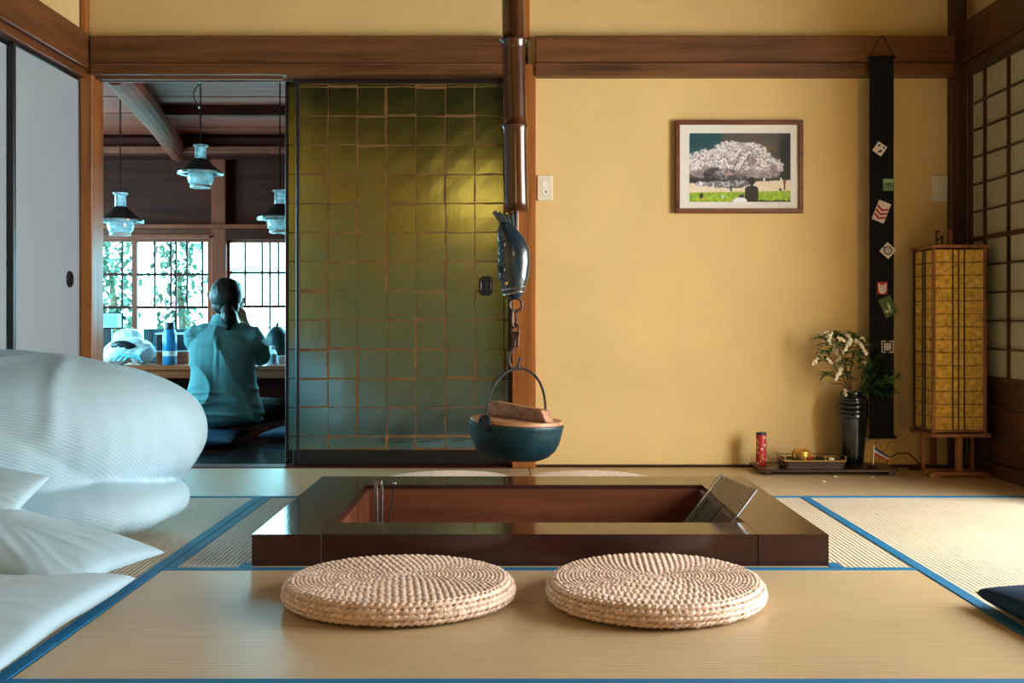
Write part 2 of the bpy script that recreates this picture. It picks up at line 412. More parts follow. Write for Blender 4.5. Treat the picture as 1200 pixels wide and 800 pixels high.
struct('baseboard_back', bx(0.102, 1.951, 4.893, 4.907, 0.0, 0.012), M['board'], 'thin dark floor strip along the ochre wall', 'baseboard')
o = trim(10, bx(-1.868, -0.004, 4.87, 4.985, -0.05, 0.004, 0.002), M['darkwood'], 'dark grooved sill under the doorway and the gold sliding door', 'sill')

# ---- gold-leaf sliding door
D0, D1 = X(338, 4.93), 0.0
d = shell('door_1', 'sliding door covered in squares of green gold leaf', 'door')
zb, zt = Z(527, 4.93), Z(98, 4.93)
gold_mats = []
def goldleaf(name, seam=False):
    """metal leaf on paper, with reflections painted into its colour: teal low, dark green at the top"""
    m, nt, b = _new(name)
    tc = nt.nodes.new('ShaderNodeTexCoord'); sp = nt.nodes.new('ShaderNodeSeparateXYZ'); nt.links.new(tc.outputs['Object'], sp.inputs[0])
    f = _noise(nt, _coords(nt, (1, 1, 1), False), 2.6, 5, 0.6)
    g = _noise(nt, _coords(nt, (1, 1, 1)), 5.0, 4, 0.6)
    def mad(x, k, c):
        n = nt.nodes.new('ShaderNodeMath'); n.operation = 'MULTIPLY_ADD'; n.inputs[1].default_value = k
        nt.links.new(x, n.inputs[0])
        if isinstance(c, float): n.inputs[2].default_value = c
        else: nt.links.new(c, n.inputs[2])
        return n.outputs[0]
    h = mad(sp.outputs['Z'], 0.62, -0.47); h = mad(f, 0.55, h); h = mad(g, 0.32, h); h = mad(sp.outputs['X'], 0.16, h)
    nt.links.new(_ramp(nt, h, [(0.05, rgb(124, 156, 158)), (0.35, rgb(124, 148, 124)), (0.6, rgb(148, 148, 84)), (0.8, rgb(126, 126, 70)), (1.0, rgb(78, 90, 62))]), b.inputs['Base Color'])  # height ramp imitates mirrored floor, bedding and dark ceiling
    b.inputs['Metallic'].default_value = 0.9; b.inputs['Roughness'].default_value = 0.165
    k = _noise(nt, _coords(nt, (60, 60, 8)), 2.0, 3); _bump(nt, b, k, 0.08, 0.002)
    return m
gl_ = goldleaf('gold_leaf_painted_reflection'); door_tones = [gl_] * 4
M['leafseam'] = plain('leaf_seam', rgb(112, 78, 38), 0.6, metal=0.15, var=0.45, scale=14)
obj('leaf_ground', bx(X(350, 4.93), 0.02, 4.934, 4.95, zb, zt), M['leafseam'], d)
x0 = X(350, 4.93); cw = 34.4 * 4.93 / 1280
rows = [Z(527 - 0.5, 4.93)]
k = 0
ys = [527] + [511.5 - 34.15 * i for i in range(13)]
ys = [y for y in ys if y > 98] + [98]
ncol = int(math.ceil((0.0 - x0) / cw))
rnd = random.Random(5)
for r in range(len(ys) - 1):
    z0, z1 = Z(ys[r], 4.93), Z(ys[r + 1], 4.93)
    for c in range(ncol):
        a0 = x0 + c * cw; a1 = min(a0 + cw, 0.0)
        j = [rnd.uniform(0.0012, 0.0045) + (0.005 if rnd.random() < .2 else 0) for _ in range(4)]
        bm = BM(); y = 4.9335
        # a slightly uneven hand-cut square, gently bowed
        vs = []
        for v in range(3):
            for u in range(3):
                px_ = a0 + j[0] + (a1 - a0 - j[0] - j[1]) * u / 2 + rnd.uniform(-.0022, .0022)
                pz_ = z0 + j[2] + (z1 - z0 - j[2] - j[3]) * v / 2 + rnd.uniform(-.0022, .0022)
                vs.append(bm.verts.new((px_, y - 0.0006 - (0.0004 if (u == 1 and v == 1) else 0), pz_)))
        for v in range(2):
            for u in range(2): bm.faces.new((vs[v * 3 + u], vs[v * 3 + u + 1], vs[v * 3 + u + 4], vs[v * 3 + u + 3]))
        ext = bmesh.ops.extrude_face_region(bm, geom=list(bm.faces))
        bmesh.ops.translate(bm, verts=[e for e in ext['geom'] if isinstance(e, bmesh.types.BMVert)], vec=(0, 0.0012, 0))
        hgt = r / 13.0 + rnd.uniform(-.16, .16) + 0.12 * (c / 7 - 0.5)
        t = 3 if hgt < 0.26 else 2 if hgt < 0.52 else 1 if hgt < 0.72 else 0
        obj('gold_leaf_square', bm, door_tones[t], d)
obj('bottom_rail', bx(X(343, 4.92), 0.0, 4.925, 4.955, 0.006, zb, 0.002), M['black'], d)
obj('top_rail', bx(X(343, 4.92), 0.0, 4.925, 4.955, zt, 1.744, 0.002), M['black'], d)
obj('stile', bx(X(346.5, 4.92), X(350.5, 4.92), 4.924, 4.956, 0.006, 1.744, 0.002), M['black'], d)
obj('stile', bx(-0.022, -0.003, 4.924, 4.956, 0.006, 1.744, 0.002), M['black'], d)
pl = BM(); cx, cz = X(569.5, 4.93), Z(335, 4.93); hw, hh = 0.031, 0.044
oct_ = [(cx - hw, cz - hh * .6), (cx - hw * .6, cz - hh), (cx + hw * .6, cz - hh), (cx + hw, cz - hh * .6), (cx + hw, cz + hh * .6), (cx + hw * .6, cz + hh), (cx - hw * .6, cz + hh), (cx - hw, cz + hh * .6)]
add_prism(pl, oct_, 4.922, 4.9336)
pull = obj('door_pull', pl, M['iron'], d)
ins = BM()
for s in (0.72,):
    pts = [(cx + (a - cx) * s, 4.921, cz + (b - cz) * s) for a, b in oct_]
    add_sweep(ins, pts, 0.0022, 6, closed=True)
add_tube(ins, (cx, 4.921, cz - .018), (cx, 4.921, cz + .018), 0.004); add_tube(ins, (cx - .01, 4.921, cz - .01), (cx + .01, 4.921, cz + .012), 0.0025); add_tube(ins, (cx + .01, 4.921, cz - .012), (cx - .01, 4.921, cz + .01), 0.0025)
obj('pull_ornament', ins, M['dark_plastic'], pull)
# second sliding door behind it, only a strip shows
d = shell('door_2', 'second gold leaf sliding door seen as a strip at the doorway edge', 'door')
zz = [Z(y, 4.97) for y in ys]
for r in range(len(zz) - 1):
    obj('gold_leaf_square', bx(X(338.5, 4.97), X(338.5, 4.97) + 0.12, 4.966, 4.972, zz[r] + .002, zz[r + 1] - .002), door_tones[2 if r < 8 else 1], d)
obj('panel', bx(X(338, 4.97), -0.05, 4.9725, 4.98, 0.006, 1.744), M['leafseam'], d)
obj('stile', bx(X(334.5, 4.97), X(338.5, 4.97), 4.962, 4.986, 0.006, 1.744, 0.002), M['black'], d)
obj('bottom_rail', bx(X(338.5, 4.97), -0.05, 4.962, 4.972, 0.006, zz[0]), M['black'], d)
obj('top_rail', bx(X(338.5, 4.97), -0.05, 4.962, 4.972, zz[-1], 1.744), M['black'], d)

# ---- left wall: white sliding doors
wl = struct('wall_left', bx(-2.02, -1.93, -1.65, 4.98, 1.86, 2.5), M['plaster'], 'ochre plaster strip above the white sliding doors')
obj('plaster_panel', bx(-2.02, -1.93, -1.65, 2.38, 0.0, 1.86), M['plaster'], wl)
trim(11, bx(-1.965, -1.88, 2.36, 4.848, 1.772, 1.932, 0.004), M['beam_y'], 'brown beam above the white sliding doors')
trim(12, bx(-1.965, -1.896, 2.36, 4.848, 1.734, 1.771, 0.003), M['beam_y'], 'door head of the white sliding doors')
trim(13, bx(-1.97, -1.88, 2.30, 2.358, 0.0, 1.9, 0.003), M['post'], 'brown post at the near end of the white sliding doors', 'post')
def white_door(n, y0, y1, x, label, pully):
    d = shell('door_%d' % n, label, 'door')
    obj('paper_panel', bx(x - 0.022, x - 0.004, y0 + 0.016, y1 - 0.016, 0.03, 1.722), M['white_fusuma'], d)
    for a, b in ((y0, y0 + 0.018), (y1 - 0.018, y1)): obj('stile', bx(x - 0.026, x, a, b, 0.004, 1.732, 0.002), M['black'], d)
    for a, b in ((0.004, 0.03), (1.718, 1.732)): obj('rail', bx(x - 0.026, x, y0 + 0.018, y1 - 0.018, a, b, 0.002), M['black'], d)
    t = BM(); add_lathe(t, [(0.0, 0.0035), (0.6, 0.0035), (0.72, 0.006), (0.9, 0.006), (1.0, 0.0)], n=24, capb=False, capt=False)
    bmesh.ops.transform(t, matrix=Matrix.Translation((x - 0.004, pully, 0.837)) @ Matrix.Rotation(PI / 2, 4, 'Y') @ Matrix.Diagonal((0.037, 0.036, 1, 1)), verts=t.verts)
    obj('door_pull', t, M['iron'], d, smooth=30)
    return d
white_door(3, 4.20, 4.847, -1.918, 'white paper sliding door with oval black pull by the corner post', 4.735)
white_door(4, 3.24, 4.245, -1.945, 'white paper sliding door behind, at the left picture edge', 3.36)
white_door(5, 2.36, 3.30, -1.918, 'white paper sliding door nearest the camera', 3.18)

# ---- right wall: paper screen, opening to the veranda
wr = struct('wall_right', bx(2.06, 2.16, -1.65, 4.98, 1.95, 2.5), M['plaster'], 'ochre plaster strip above the paper screen on the right')
obj('plaster_panel', bx(2.06, 2.16, -1.65, 1.60, 0.0, 1.95), M['plaster'], wr)
trim(14, bx(1.985, 2.10, 1.5, 4.858, 1.80, 1.975, 0.004), M['post_dark'], 'dark beam above the paper screen')
trim(15, bx(2.0, 2.10, 1.5, 4.858, 1.755, 1.799, 0.003), M['post_dark'], 'dark door head above the paper screen')
trim(16, bx(2.0, 2.12, 3.86, 3.95, 0.0, 1.80, 0.004), M['post_dark'], 'dark post at the near end of the paper screen', 'post')
trim(17, bx(2.0, 2.12, 1.5, 1.60, 0.0, 1.95, 0.004), M['post_dark'], 'dark post at the far side of the veranda opening', 'post')
struct('baseboard_right', bx(2.012, 2.10, 3.95, 4.858, 0.0, 0.06, 0.003), M['post_dark'], 'dark sill under the paper screen', 'baseboard')
d = shell('door_6', 'paper lattice screen with a dark wooden lower panel', 'door')
sx = 2.03; ya, yb = 3.97, 4.86
pane = None
zrow = [0.418 + 0.1195 * i for i in range(12)]; zrow[-1] = 1.745
ycol = [4.845 - 0.2265 * i for i in range(4)] + [3.985]
ycol = [4.845, 4.70, 4.475, 4.24, 3.985]
for i in range(len(zrow) - 1):
    for j in range(4):
        obj('paper_pane', bx(sx + 0.008, sx + 0.0095, ycol[j + 1], ycol[j], zrow[i] + 0.002, zrow[i + 1] - 0.002), M['shoji'], d)
for i, z in enumerate(zrow):
    h = 0.010 if i == 5 else 0.004
    obj('lattice_bar', bx(sx - 0.004, sx + 0.008, ycol[-1], ycol[0], z - h, z + h), M['post_dark'], d)
for y in ycol[1:-1]:
    obj('lattice_bar', bx(sx - 0.006, sx + 0.008, y - 0.004, y + 0.004, 0.418, 1.745), M['post_dark'], d)
obj('stile', bx(sx - 0.008, sx + 0.026, 4.835, 4.858, 0.06, 1.754), M['post_dark'], d)
obj('stile', bx(sx - 0.008, sx + 0.026, 3.955, 3.99, 0.06, 1.754), M['post_dark'], d)
for i in range(3):
    obj('lower_board', bx(sx + 0.002, sx + 0.02, 3.99, 4.835, 0.062 + 0.115 * i, 0.062 + 0.115 * i + 0.112, 0.003), M['post_dark'], d)
obj('rail', bx(sx - 0.008, sx + 0.026, 3.99, 4.835, 0.405, 0.418), M['post_dark'], d)
# room behind the paper screen closes the view
wr2 = struct('wall_beyond', bx(3.2, 3.25, 3.98, 5.1, -0.1, 2.5), M['plaster'], 'plain wall of the passage behind the paper screen')
obj('partition', bx(2.13, 3.2, 3.90, 3.95, -0.1, 2.5), M['plaster'], wr2)
obj('end_wall', bx(2.1, 3.25, 5.0, 5.05, -0.1, 2.5), M['plaster'], wr2)
obj('passage_floor', bx(2.1, 3.2, 3.95, 5.0, -0.1, -0.03), M['board'], wr2)
# veranda
v = struct('floor', bx(2.1, 3.12, 1.5, 3.92, -0.09, -0.03), M['lidwood'], 'board floor of the veranda beside the room', 'floor')
wv = struct('wall_veranda', bx(2.16, 3.12, 1.42, 1.50, -0.1, 2.5), M['plaster'], 'end wall of the veranda')
obj('head_wall', bx(3.08, 3.14, 1.42, 3.95, 1.88, 2.5), M['plaster'], wv)
obj('sill_beam', bx(3.06, 3.14, 1.42, 3.95, -0.09, 0.0), M['post_dark'], wv)
for y in (1.54, 2.72): obj('sky_blocking_screen', bx(3.10, 3.102, y, y + 1.14, 0.0, 1.88), M['shoji'], wv)  # unseen screens added to keep the cyan sky light out
for y in (1.5, 2.68, 3.86): obj('glazing_post', bx(3.08, 3.12, y, y + 0.04, 0, 1.9), M['post_dark'], wv)

# ---- ceiling and the wall behind the camera
c = struct('ceiling', bx(-2.02, 3.25, -1.7, 4.98, 2.5, 2.56), M['subfloor'], 'board ceiling of the tatami room', 'ceiling')
struct('wall_front', bx(-2.02, 2.16, -1.72, -1.65, -0.1, 2.5), M['plaster'], 'ochre wall opposite the hearth')

# ================================================================== FAR ROOM (seen through the doorway)
KY = 7.4
KX0, KX1 = -3.6, 0.5
fl = struct('floor', bx(KX0, KX1, 4.985, KY + 0.05, -0.12, -0.045), M['subfloor'], 'dark shiny board floor of the far room', 'floor')
for i in range(12):
    y = 4.99 + i * 0.2
    obj('floor_board', bx(KX0, KX1, y + 0.001, y + 0.198, -0.045, -0.02, 0.002), M['floorwood'], fl)
cl = struct('ceiling', bx(KX0, KX1, 4.985, KY + 0.1, 1.895, 1.95), M['subfloor'], 'brown board ceiling of the far room', 'ceiling')
for i in range(10):
    y = 4.99 + i * 0.24
    obj('ceiling_board', bx(KX0, KX1, y + 0.0015, y + 0.2385, 1.872 + (i % 2) * 0.004, 1.895), M['boards'], cl)
o = trim(18, bx(-2.0, KX1, 6.17, 6.22, 1.815, 1.872, 0.004), M['darkwood'], 'thin dark ceiling batten across the far room')
bmx = BM()
pts = []; rr = []
for i in range(9):
    t = i / 8; pts.append((-1.82 - 0.42 * t + 0.006 * math.sin(5 * t), 4.99 + 2.35 * t, 1.80 - 0.01 * t)); rr.append(0.068 + 0.005 * math.sin(7 * t))
add_sweep(bmx, pts, rr, 14)
trim(19, bmx, M['darkwood_y'], 'rough round log beam running back under the far ceiling')
trim(20, bx(KX0, KX1, 7.15, 7.38, 1.735, 1.868, 0.02), M['darkwood'], 'dark beam along the top of the far window wall')
trim(21, bx(KX0, KX1, 7.10, 7.15, 1.745, 1.788, 0.006), M['darkwood_y'], 'pale worn edge strip below the far dark beam')
# far wall above and below the windows
wf = struct('wall_far', bx(KX0, KX1, KY, KY + 0.06, 1.30, 1.90), M['darkwood'], 'dark brown panelled wall above the far windows')
obj('lower_wall', bx(KX0, KX1, KY, KY + 0.06, -0.1, 0.45), M['darkwood'], wf)
obj('side_wall', bx(-0.9, KX1, KY, KY + 0.06, 0.45, 1.30), M['darkwood'], wf)
obj('side_wall', bx(KX0, -3.15, KY, KY + 0.06, 0.45, 1.30), M['darkwood'], wf)
wfl = struct('wall_far_left', bx(KX0 - 0.05, KX0, 4.98, 5.25, -0.1, 1.95), M['darkwood'], 'dark left wall of the far room, with an unseen side window added for fill light')
obj('side_wall', bx(KX0 - 0.05, KX0, 6.75, KY + 0.06, -0.1, 1.95), M['darkwood'], wfl)
obj('lower_wall', bx(KX0 - 0.05, KX0, 5.25, 6.75, -0.1, 0.3), M['darkwood'], wfl)
obj('head_wall', bx(KX0 - 0.05, KX0, 5.25, 6.75, 1.6, 1.95), M['darkwood'], wfl)
for i in range(6): obj('window_bar', bx(KX0 - 0.03, KX0 - 0.01, 5.25 + .25 * i, 5.262 + .25 * i, 0.3, 1.6), M['darkwood'], wfl)  # bars of the added side window that brings fill light
struct('wall_far_right', bx(KX1, KX1 + 0.05, 4.98, KY + 0.06, -0.1, 1.95), M['darkwood'], 'dark right wall of the far room')
wn = struct('wall_far_near', bx(KX0, -1.95, 4.985, 5.03, -0.1, 1.95), M['darkwood'], 'near wall of the far room left of the doorway')
obj('head_wall', bx(-1.95, KX1, 4.995, 5.03, 1.80, 1.95), M['darkwood'], wn)
obj('side_wall', bx(0.02, KX1, 4.99, 5.03, -0.1, 1.80), M['darkwood'], wn)
trim(22, bx(X(248, KY - .05), X(265, KY - .05), KY - 0.06, KY - 0.0, 0.3, 1.74, 0.004), M['farpost'], 'brown post between the two far windows', 'post')
trim(23, bx(-3.15, -1.2, KY - 0.10, KY - 0.03, 1.268, 1.298, 0.004), M['farpost'], 'lit brown shelf rail above the far windows', 'rail')
trim(24, bx(-3.15, X(248, KY - .05) - 0.002, KY - 0.08, KY - 0.02, 1.205, 1.232, 0.004), M['farpost'], 'brown head rail of the left far window', 'rail')
trim(25, bx(X(265, KY - .05), -0.9, KY - 0.07, KY - 0.0, 1.196, 1.268, 0.004), M['darkwood'], 'dark head rail of the right far window', 'rail')
def far_window(n, label, xl, xr, vert, thick, hor, lowvert, top):
    d = shell('window_%d' % n, label, 'window')
    y = KY + 0.005
    obj('window_frame', bx(xl, xr, y - 0.02, y + 0.03, 0.45, 0.49), M['farpost'], d)
    obj('window_frame', bx(xl, xr, y - 0.02, y + 0.03, top, 1.30), M['farpost'], d)
    obj('window_frame', bx(xl, xl + 0.03, y - 0.02, y + 0.03, 0.49, top), M['farpost'], d)
    obj('window_frame', bx(xr - 0.03, xr, y - 0.02, y + 0.03, 0.49, top), M['farpost'], d)
    xs = sorted(vert + thick)
    for vx in vert: obj('window_bar', bx(vx - 0.006, vx + 0.006, y - 0.006, y + 0.012, hor[-1] if vx not in lowvert else 0.49, top), M['darkwood'], d)
    for vx in thick: obj('window_bar', bx(vx - 0.018, vx + 0.018, y - 0.012, y + 0.018, 0.49, top), M['farpost'], d)
    for h in hor: obj('window_bar', bx(xl + 0.03, xr - 0.03, y - 0.008, y + 0.012, h - 0.009, h + 0.009), M['darkwood'], d)
    edges = [xl + 0.03] + xs + [xr - 0.03]; lev = [top] + hor
    for i in range(len(edges) - 1):
        for j in range(len(lev) - 1):
            obj('pane', bx(edges[i], edges[i + 1], y + 0.013, y + 0.015, lev[j + 1], lev[j]), M['glass'], d)
    low = [xl + 0.03] + sorted(lowvert + thick) + [xr - 0.03]
    for i in range(len(low) - 1):
        obj('pane', bx(low[i], low[i + 1], y + 0.013, y + 0.015, 0.49, lev[-1]), M['glass'], d)
xx = lambda p: X(p, KY)
h1, h2 = Z(321.5, KY), Z(360, KY)
far_window(1, 'left far window with thin bars and garden leaves behind', -3.12, xx(249), [xx(143), xx(181), xx(200), xx(206), xx(219), xx(237)], [xx(158)], [h1, h2], [xx(206)], 1.185)
far_window(2, 'right far window with thin bars behind the seated person', xx(265), -0.92, [xx(287), xx(307), xx(316), xx(326), xx(346), xx(366)], [], [h1 + .012, h2 + .006], [xx(316), xx(366)], 1.18)
# ---- garden outside the far windows
struct('ground', bx(-12, 8, 7.5, 18, -0.5, -0.4), plain('pale_gravel', rgb(190, 188, 178), 0.9, var=0.1, scale=4), 'pale gravel garden ground outside the far windows', 'ground')
# ================================================================== HEARTH AND WHAT HANGS OVER IT
PX0, PX1, PY0, PY1, HZ = -0.517, 0.662, 3.117, 3.82, 0.085
h = thing('sunken_hearth', 'large square sunken hearth with dark lacquered wooden rim', 'hearth', (0.07, 3.49, 0))
obj('rim_beam', bx(HX0, PX0, HY0, HY1, -0.05, HZ, 0.0009), M['lacquer'], h)
obj('rim_beam', bx(PX1, HX1, HY0, HY1, -0.05, HZ, 0.0009), M['lacquer'], h)
obj('rim_beam', bx(PX0 + .0006, PX1 - .0006, HY0 + 0.0012, PY0, -0.05, HZ, 0.0009), M['lacquer'], h)
obj('rim_beam', bx(PX0 + .0006, PX1 - .0006, PY1, HY1, -0.05, HZ, 0.0009), M['lacquer'], h)
zf = -0.12
L_ = 0.016
obj('pit_wall', bx(PX0 + .0005, PX0 + L_, PY0 + L_, PY1 - L_, -0.3, HZ - 0.014), M['liner'], h)
obj('pit_wall', bx(PX1 - L_, PX1 - .0005, PY0 + L_, PY1 - L_, -0.3, HZ - 0.014), M['liner'], h)
obj('pit_wall', bx(PX0 + .0005, PX1 - .0005, PY0 + .0005, PY0 + L_, -0.3, HZ - 0.014), M['liner'], h)
obj('pit_wall', bx(PX0 + .0005, PX1 - .0005, PY1 - L_, PY1 - .0005, -0.3, HZ - 0.014), M['liner'], h)
a = BM(); nxx, nyy = 40, 24
vv = [[a.verts.new((PX0 + (PX1 - PX0) * i / nxx, PY0 + (PY1 - PY0) * j / nyy, zf + 0.012 * nz(i * .3, j * .3, 1))) for j in range(nyy + 1)] for i in range(nxx + 1)]
for i in range(nxx):
    for j in range(nyy): a.faces.new((vv[i][j], vv[i + 1][j], vv[i + 1][j + 1], vv[i][j + 1]))
tag(obj('ash_bed', a, M['ash'], h, smooth='all'), kind='stuff')
obj('pit_bottom', bx(PX0 - .03, PX1 + .03, PY0 - .03, PY1 + .03, -0.34, -0.3), M['liner'], h)

# tongs and poker standing in the ash
t = thing('fire_tongs', 'bright steel fire tongs standing in the hearth ash, left corner', 'tongs', (-0.43, 3.5, zf))
for dx, l in ((-0.006, 0.0), (0.007, 0.012)):
    b = BM(); add_box(b, -0.43 + dx - 0.0055, -0.43 + dx + 0.0055, 3.494, 3.5, zf - 0.01, 0.148 - l, 0.001)
    bmesh.ops.rotate(b, cent=(-0.43, 3.5, 0), matrix=Matrix.Rotation(0.02 * (1 if dx > 0 else -1), 3, 'Y'), verts=b.verts)
    obj('arm', b, M['steel'], t)
obj('hinge', bx(-0.442, -0.418, 3.4935, 3.5005, 0.135, 0.15, 0.002), M['steel'], t)
t = thing('fire_poker', 'thin dark poker with a round knob leaning in the hearth beside the tongs', 'poker', (-0.415, 3.52, zf))
obj('rod', add_tube(BM(), (-0.418, 3.52, zf - 0.01), (-0.385, 3.55, 0.128), 0.0028), M['iron'], t, smooth=True)
obj('knob', add_ball(BM(), (-0.3845, 3.551, 0.131), 0.006), M['steel'], t, smooth='all')

# wire grill leaning on the right rim
C_, B_, A_ = Vector((0.647, 3.17, 0.0895)), Vector((0.712, 3.19, 0.166)), Vector((0.650, 3.42, 0.176))
u = (C_ - B_); v_ = (A_ - B_)
t = thing('wire_grill', 'square wire mesh grill leaning in the right corner of the hearth', 'grill', tuple(C_))
n1, n2 = 26, 22
P = lambda a, b: B_ + u * a + v_ * b
KL = 2.75
obj('rim_wire', add_sweep(BM(), [P(0, 0), P(KL, 0), P(KL, 1), P(0, 1)], 0.003, 6, closed=True), M['steel'], t, smooth=True)
wm = BM()
for i in range(1, 34): add_sweep(wm, [P(KL * i / 34, 0), P(KL * i / 46, 1)], 0.0011, 4, caps=False)
for j in range(1, 25): add_sweep(wm, [P(0, j / 25), P(KL, j / 25)], 0.0011, 4, caps=False)
tag(obj('wire_mesh', wm, M['steel'], t), kind='stuff')
obj('handle_loop', add_sweep(BM(), [P(0.9, .3) + Vector((-.012, 0, .012)), P(2.0, .3) + Vector((-.014, 0, .012)), P(2.0, .7) + Vector((-.014, 0, .012)), P(0.9, .7) + Vector((-.012, 0, .012))], 0.0022, 6), M['iron'], t, smooth=True)

# ---- pot hanger
HYc = 3.5
t = thing('pot_hanger', 'smoked bamboo pole with iron fish lever and chain above the hearth', 'pot hanger', (0.005, HYc, 0.70))
prof = [(0, 1.009, 0.0405), (0, 1.02, 0.0415), (0, 1.05, 0.0405), (0, 1.12, 0.0392), (0, 1.265, 0.039)]
b = BM(); pts = []; rr = []
def seg(z0, z1, r):
    for f, k in ((0.0, 1.13), (0.025, 1.02), (0.1, 0.99), (0.5, 0.965), (0.9, 0.99), (0.975, 1.02), (1.0, 1.13)):
        z = z0 + (z1 - z0) * f; pts.append((0.012 - (z - 1.0) * 0.018, HYc, z)); rr.append(r * k)
nodes = [1.009, 1.283, 1.557, 1.83, 2.10, 2.36, 2.499]
for i in range(len(nodes) - 1):
    b2 = BM(); pts = []; rr = []; seg(nodes[i], nodes[i + 1] - 0.0005, 0.0385 - 0.0012 * i); add_sweep(b2, pts, rr, 24)
    obj('bamboo_section', b2, M['bamboo'], t, smooth=50)
for z in nodes[1:-1]:
    x = 0.012 - (z - 1.0) * 0.018
    obj('node_ring', add_sweep(BM(), [(x + 0.0405 * math.cos(2 * PI * k / 24), HYc + 0.0405 * math.sin(2 * PI * k / 24), z) for k in range(24)], 0.0035, 6, closed=True), M['bamboo'], t, smooth=True)
obj('iron_rod', add_tube(BM(), (0.008, HYc - 0.012, 0.74), (0.009, HYc - 0.006, 1.03), 0.0075, n=12), M['iron'], t, smooth=True)
obj('rod_collar', add_tube(BM(), (0.010, HYc + 0.012, 0.86), (0.010, HYc + 0.012, 1.02), 0.009, n=12), M['lidwood'], t, smooth=True)
# fish: head down, tail fanned up to the left
fx, fy = 0.0035, HYc - 0.035
fb_ = BM(); rings = []
prof = [(0.728, 0.012, .016), (0.735, 0.022, .022), (0.748, 0.030, .027), (0.765, 0.037, .032), (0.80, 0.046, .037), (0.84, 0.0515, .039), (0.88, 0.0500, .036), (0.92, 0.043, .030), (0.945, 0.034, .023), (0.962, 0.022, .016), (0.972, 0.012, 0.010)]
pts = []
for z, a_, b_ in prof:
    f = max(0, (z - 0.90)) * 0.42
    rings.append([fb_.verts.new((fx - f + a_ * math.cos(2 * PI * k / 24), fy + b_ * math.sin(2 * PI * k / 24), z)) for k in range(24)])
for A, B in zip(rings, rings[1:]):
    for k in range(24): fb_.faces.new((A[k], A[(k + 1) % 24], B[(k + 1) % 24], B[k]))
fb_.faces.new(rings[0][::-1]); fb_.faces.new(rings[-1])
M['fish'] = plain('dark_fish_lacquer', rgb(26, 44, 54), 0.24, spec=0.6, var=0.35, scale=30, coat=0.4, bump=0.1, bscale=70)
fish = obj('fish_lever', fb_, M['fish'], t, smooth=60)
tl = BM()
for k in range(5):      # tail rays
    a0 = -0.012 + 0.006 * k; top = Vector((-0.060 + 0.014 * k, fy, 1.006 - 0.003 * k)); bot = Vector((fx - 0.034 + 0.0065 * k, fy, 0.945))
    mid = (top + bot) / 2 + Vector((0.006, 0, 0))
    add_sweep(tl, [bot, mid, top], [0.0055, 0.006, 0.0068], 8)
obj('tail_fin', tl, M['fish'], fish, smooth=True)
sc = BM()
for r in range(6):      # low raised scales on the fish's left flank
    for k in range(3):
        z = 0.80 + r * 0.02; ang = PI * (1.04 + 0.10 * k + (0.05 if r % 2 else 0))
        i = min(range(len(prof)), key=lambda q: abs(prof[q][0] - z)); a_, b_ = prof[i][1], prof[i][2]; f = max(0, (z - 0.90)) * 0.42
        add_ball(sc, (fx - f + a_ * 0.975 * math.cos(ang), fy + b_ * 0.975 * math.sin(ang), z), (0.0035, 0.0035, 0.0115), 8)
obj('scales', sc, M['fish'], fish, smooth='all')
for z, r1 in ((0.762, 0.037), (0.747, 0.0315)):
    obj('gill_ring', add_sweep(BM(), [(fx + r1 * math.cos(2 * PI * k / 24), fy + r1 * 0.87 * math.sin(2 * PI * k / 24), z + 0.006 * math.cos(2 * PI * k / 24)) for k in range(24)], 0.0028, 6, closed=True), M['steel'], fish, smooth=True)
obj('fish_eye', add_ball(BM(), (fx - 0.024, fy - 0.027, 0.778), 0.0055), M['gold'], fish, smooth='all')
# chain
def link(cx, cz, rx, rz, yaw, r=0.004):
    return add_sweep(BM(), [(cx + rx * math.cos(2 * PI * k / 20) * math.cos(yaw), HYc - 0.02 + rx * math.cos(2 * PI * k / 20) * math.sin(yaw), cz + rz * math.sin(2 * PI * k / 20)) for k in range(20)], r, 8, closed=True)
rust = M['rust'] = plain('brown_iron', rgb(74, 54, 44), 0.45, metal=0.5, var=0.3, scale=30)
obj('chain_link', link(0.010, 0.711, 0.020, 0.021, 0.2, 0.0048), rust, t, smooth=True)
obj('chain_link', link(0.004, 0.667, 0.011, 0.028, 0.9), rust, t, smooth=True)
obj('chain_link', link(0.008, 0.628, 0.012, 0.020, -0.3), rust, t, smooth=True)
obj('chain_plate', bx(-0.004, 0.020, HYc - 0.023, HYc - 0.017, 0.575, 0.625, 0.002), rust, t)
hk = [(0.008, HYc - 0.02, 0.60), (0.004, HYc - 0.02, 0.575), (-0.010, HYc - 0.02, 0.555), (-0.013, HYc - 0.019, 0.532), (-0.006, HYc - 0.012, 0.512), (0.006, HYc, 0.5035), (0.018, HYc + 0.004, 0.512), (0.022, HYc + 0.004, 0.532), (0.024, HYc + 0.004, 0.545)]
obj('hook', add_sweep(BM(), hk, [0.004, .0055, .006, .006, .006, .006, .006, .005, .004], 8), rust, t, smooth=True)

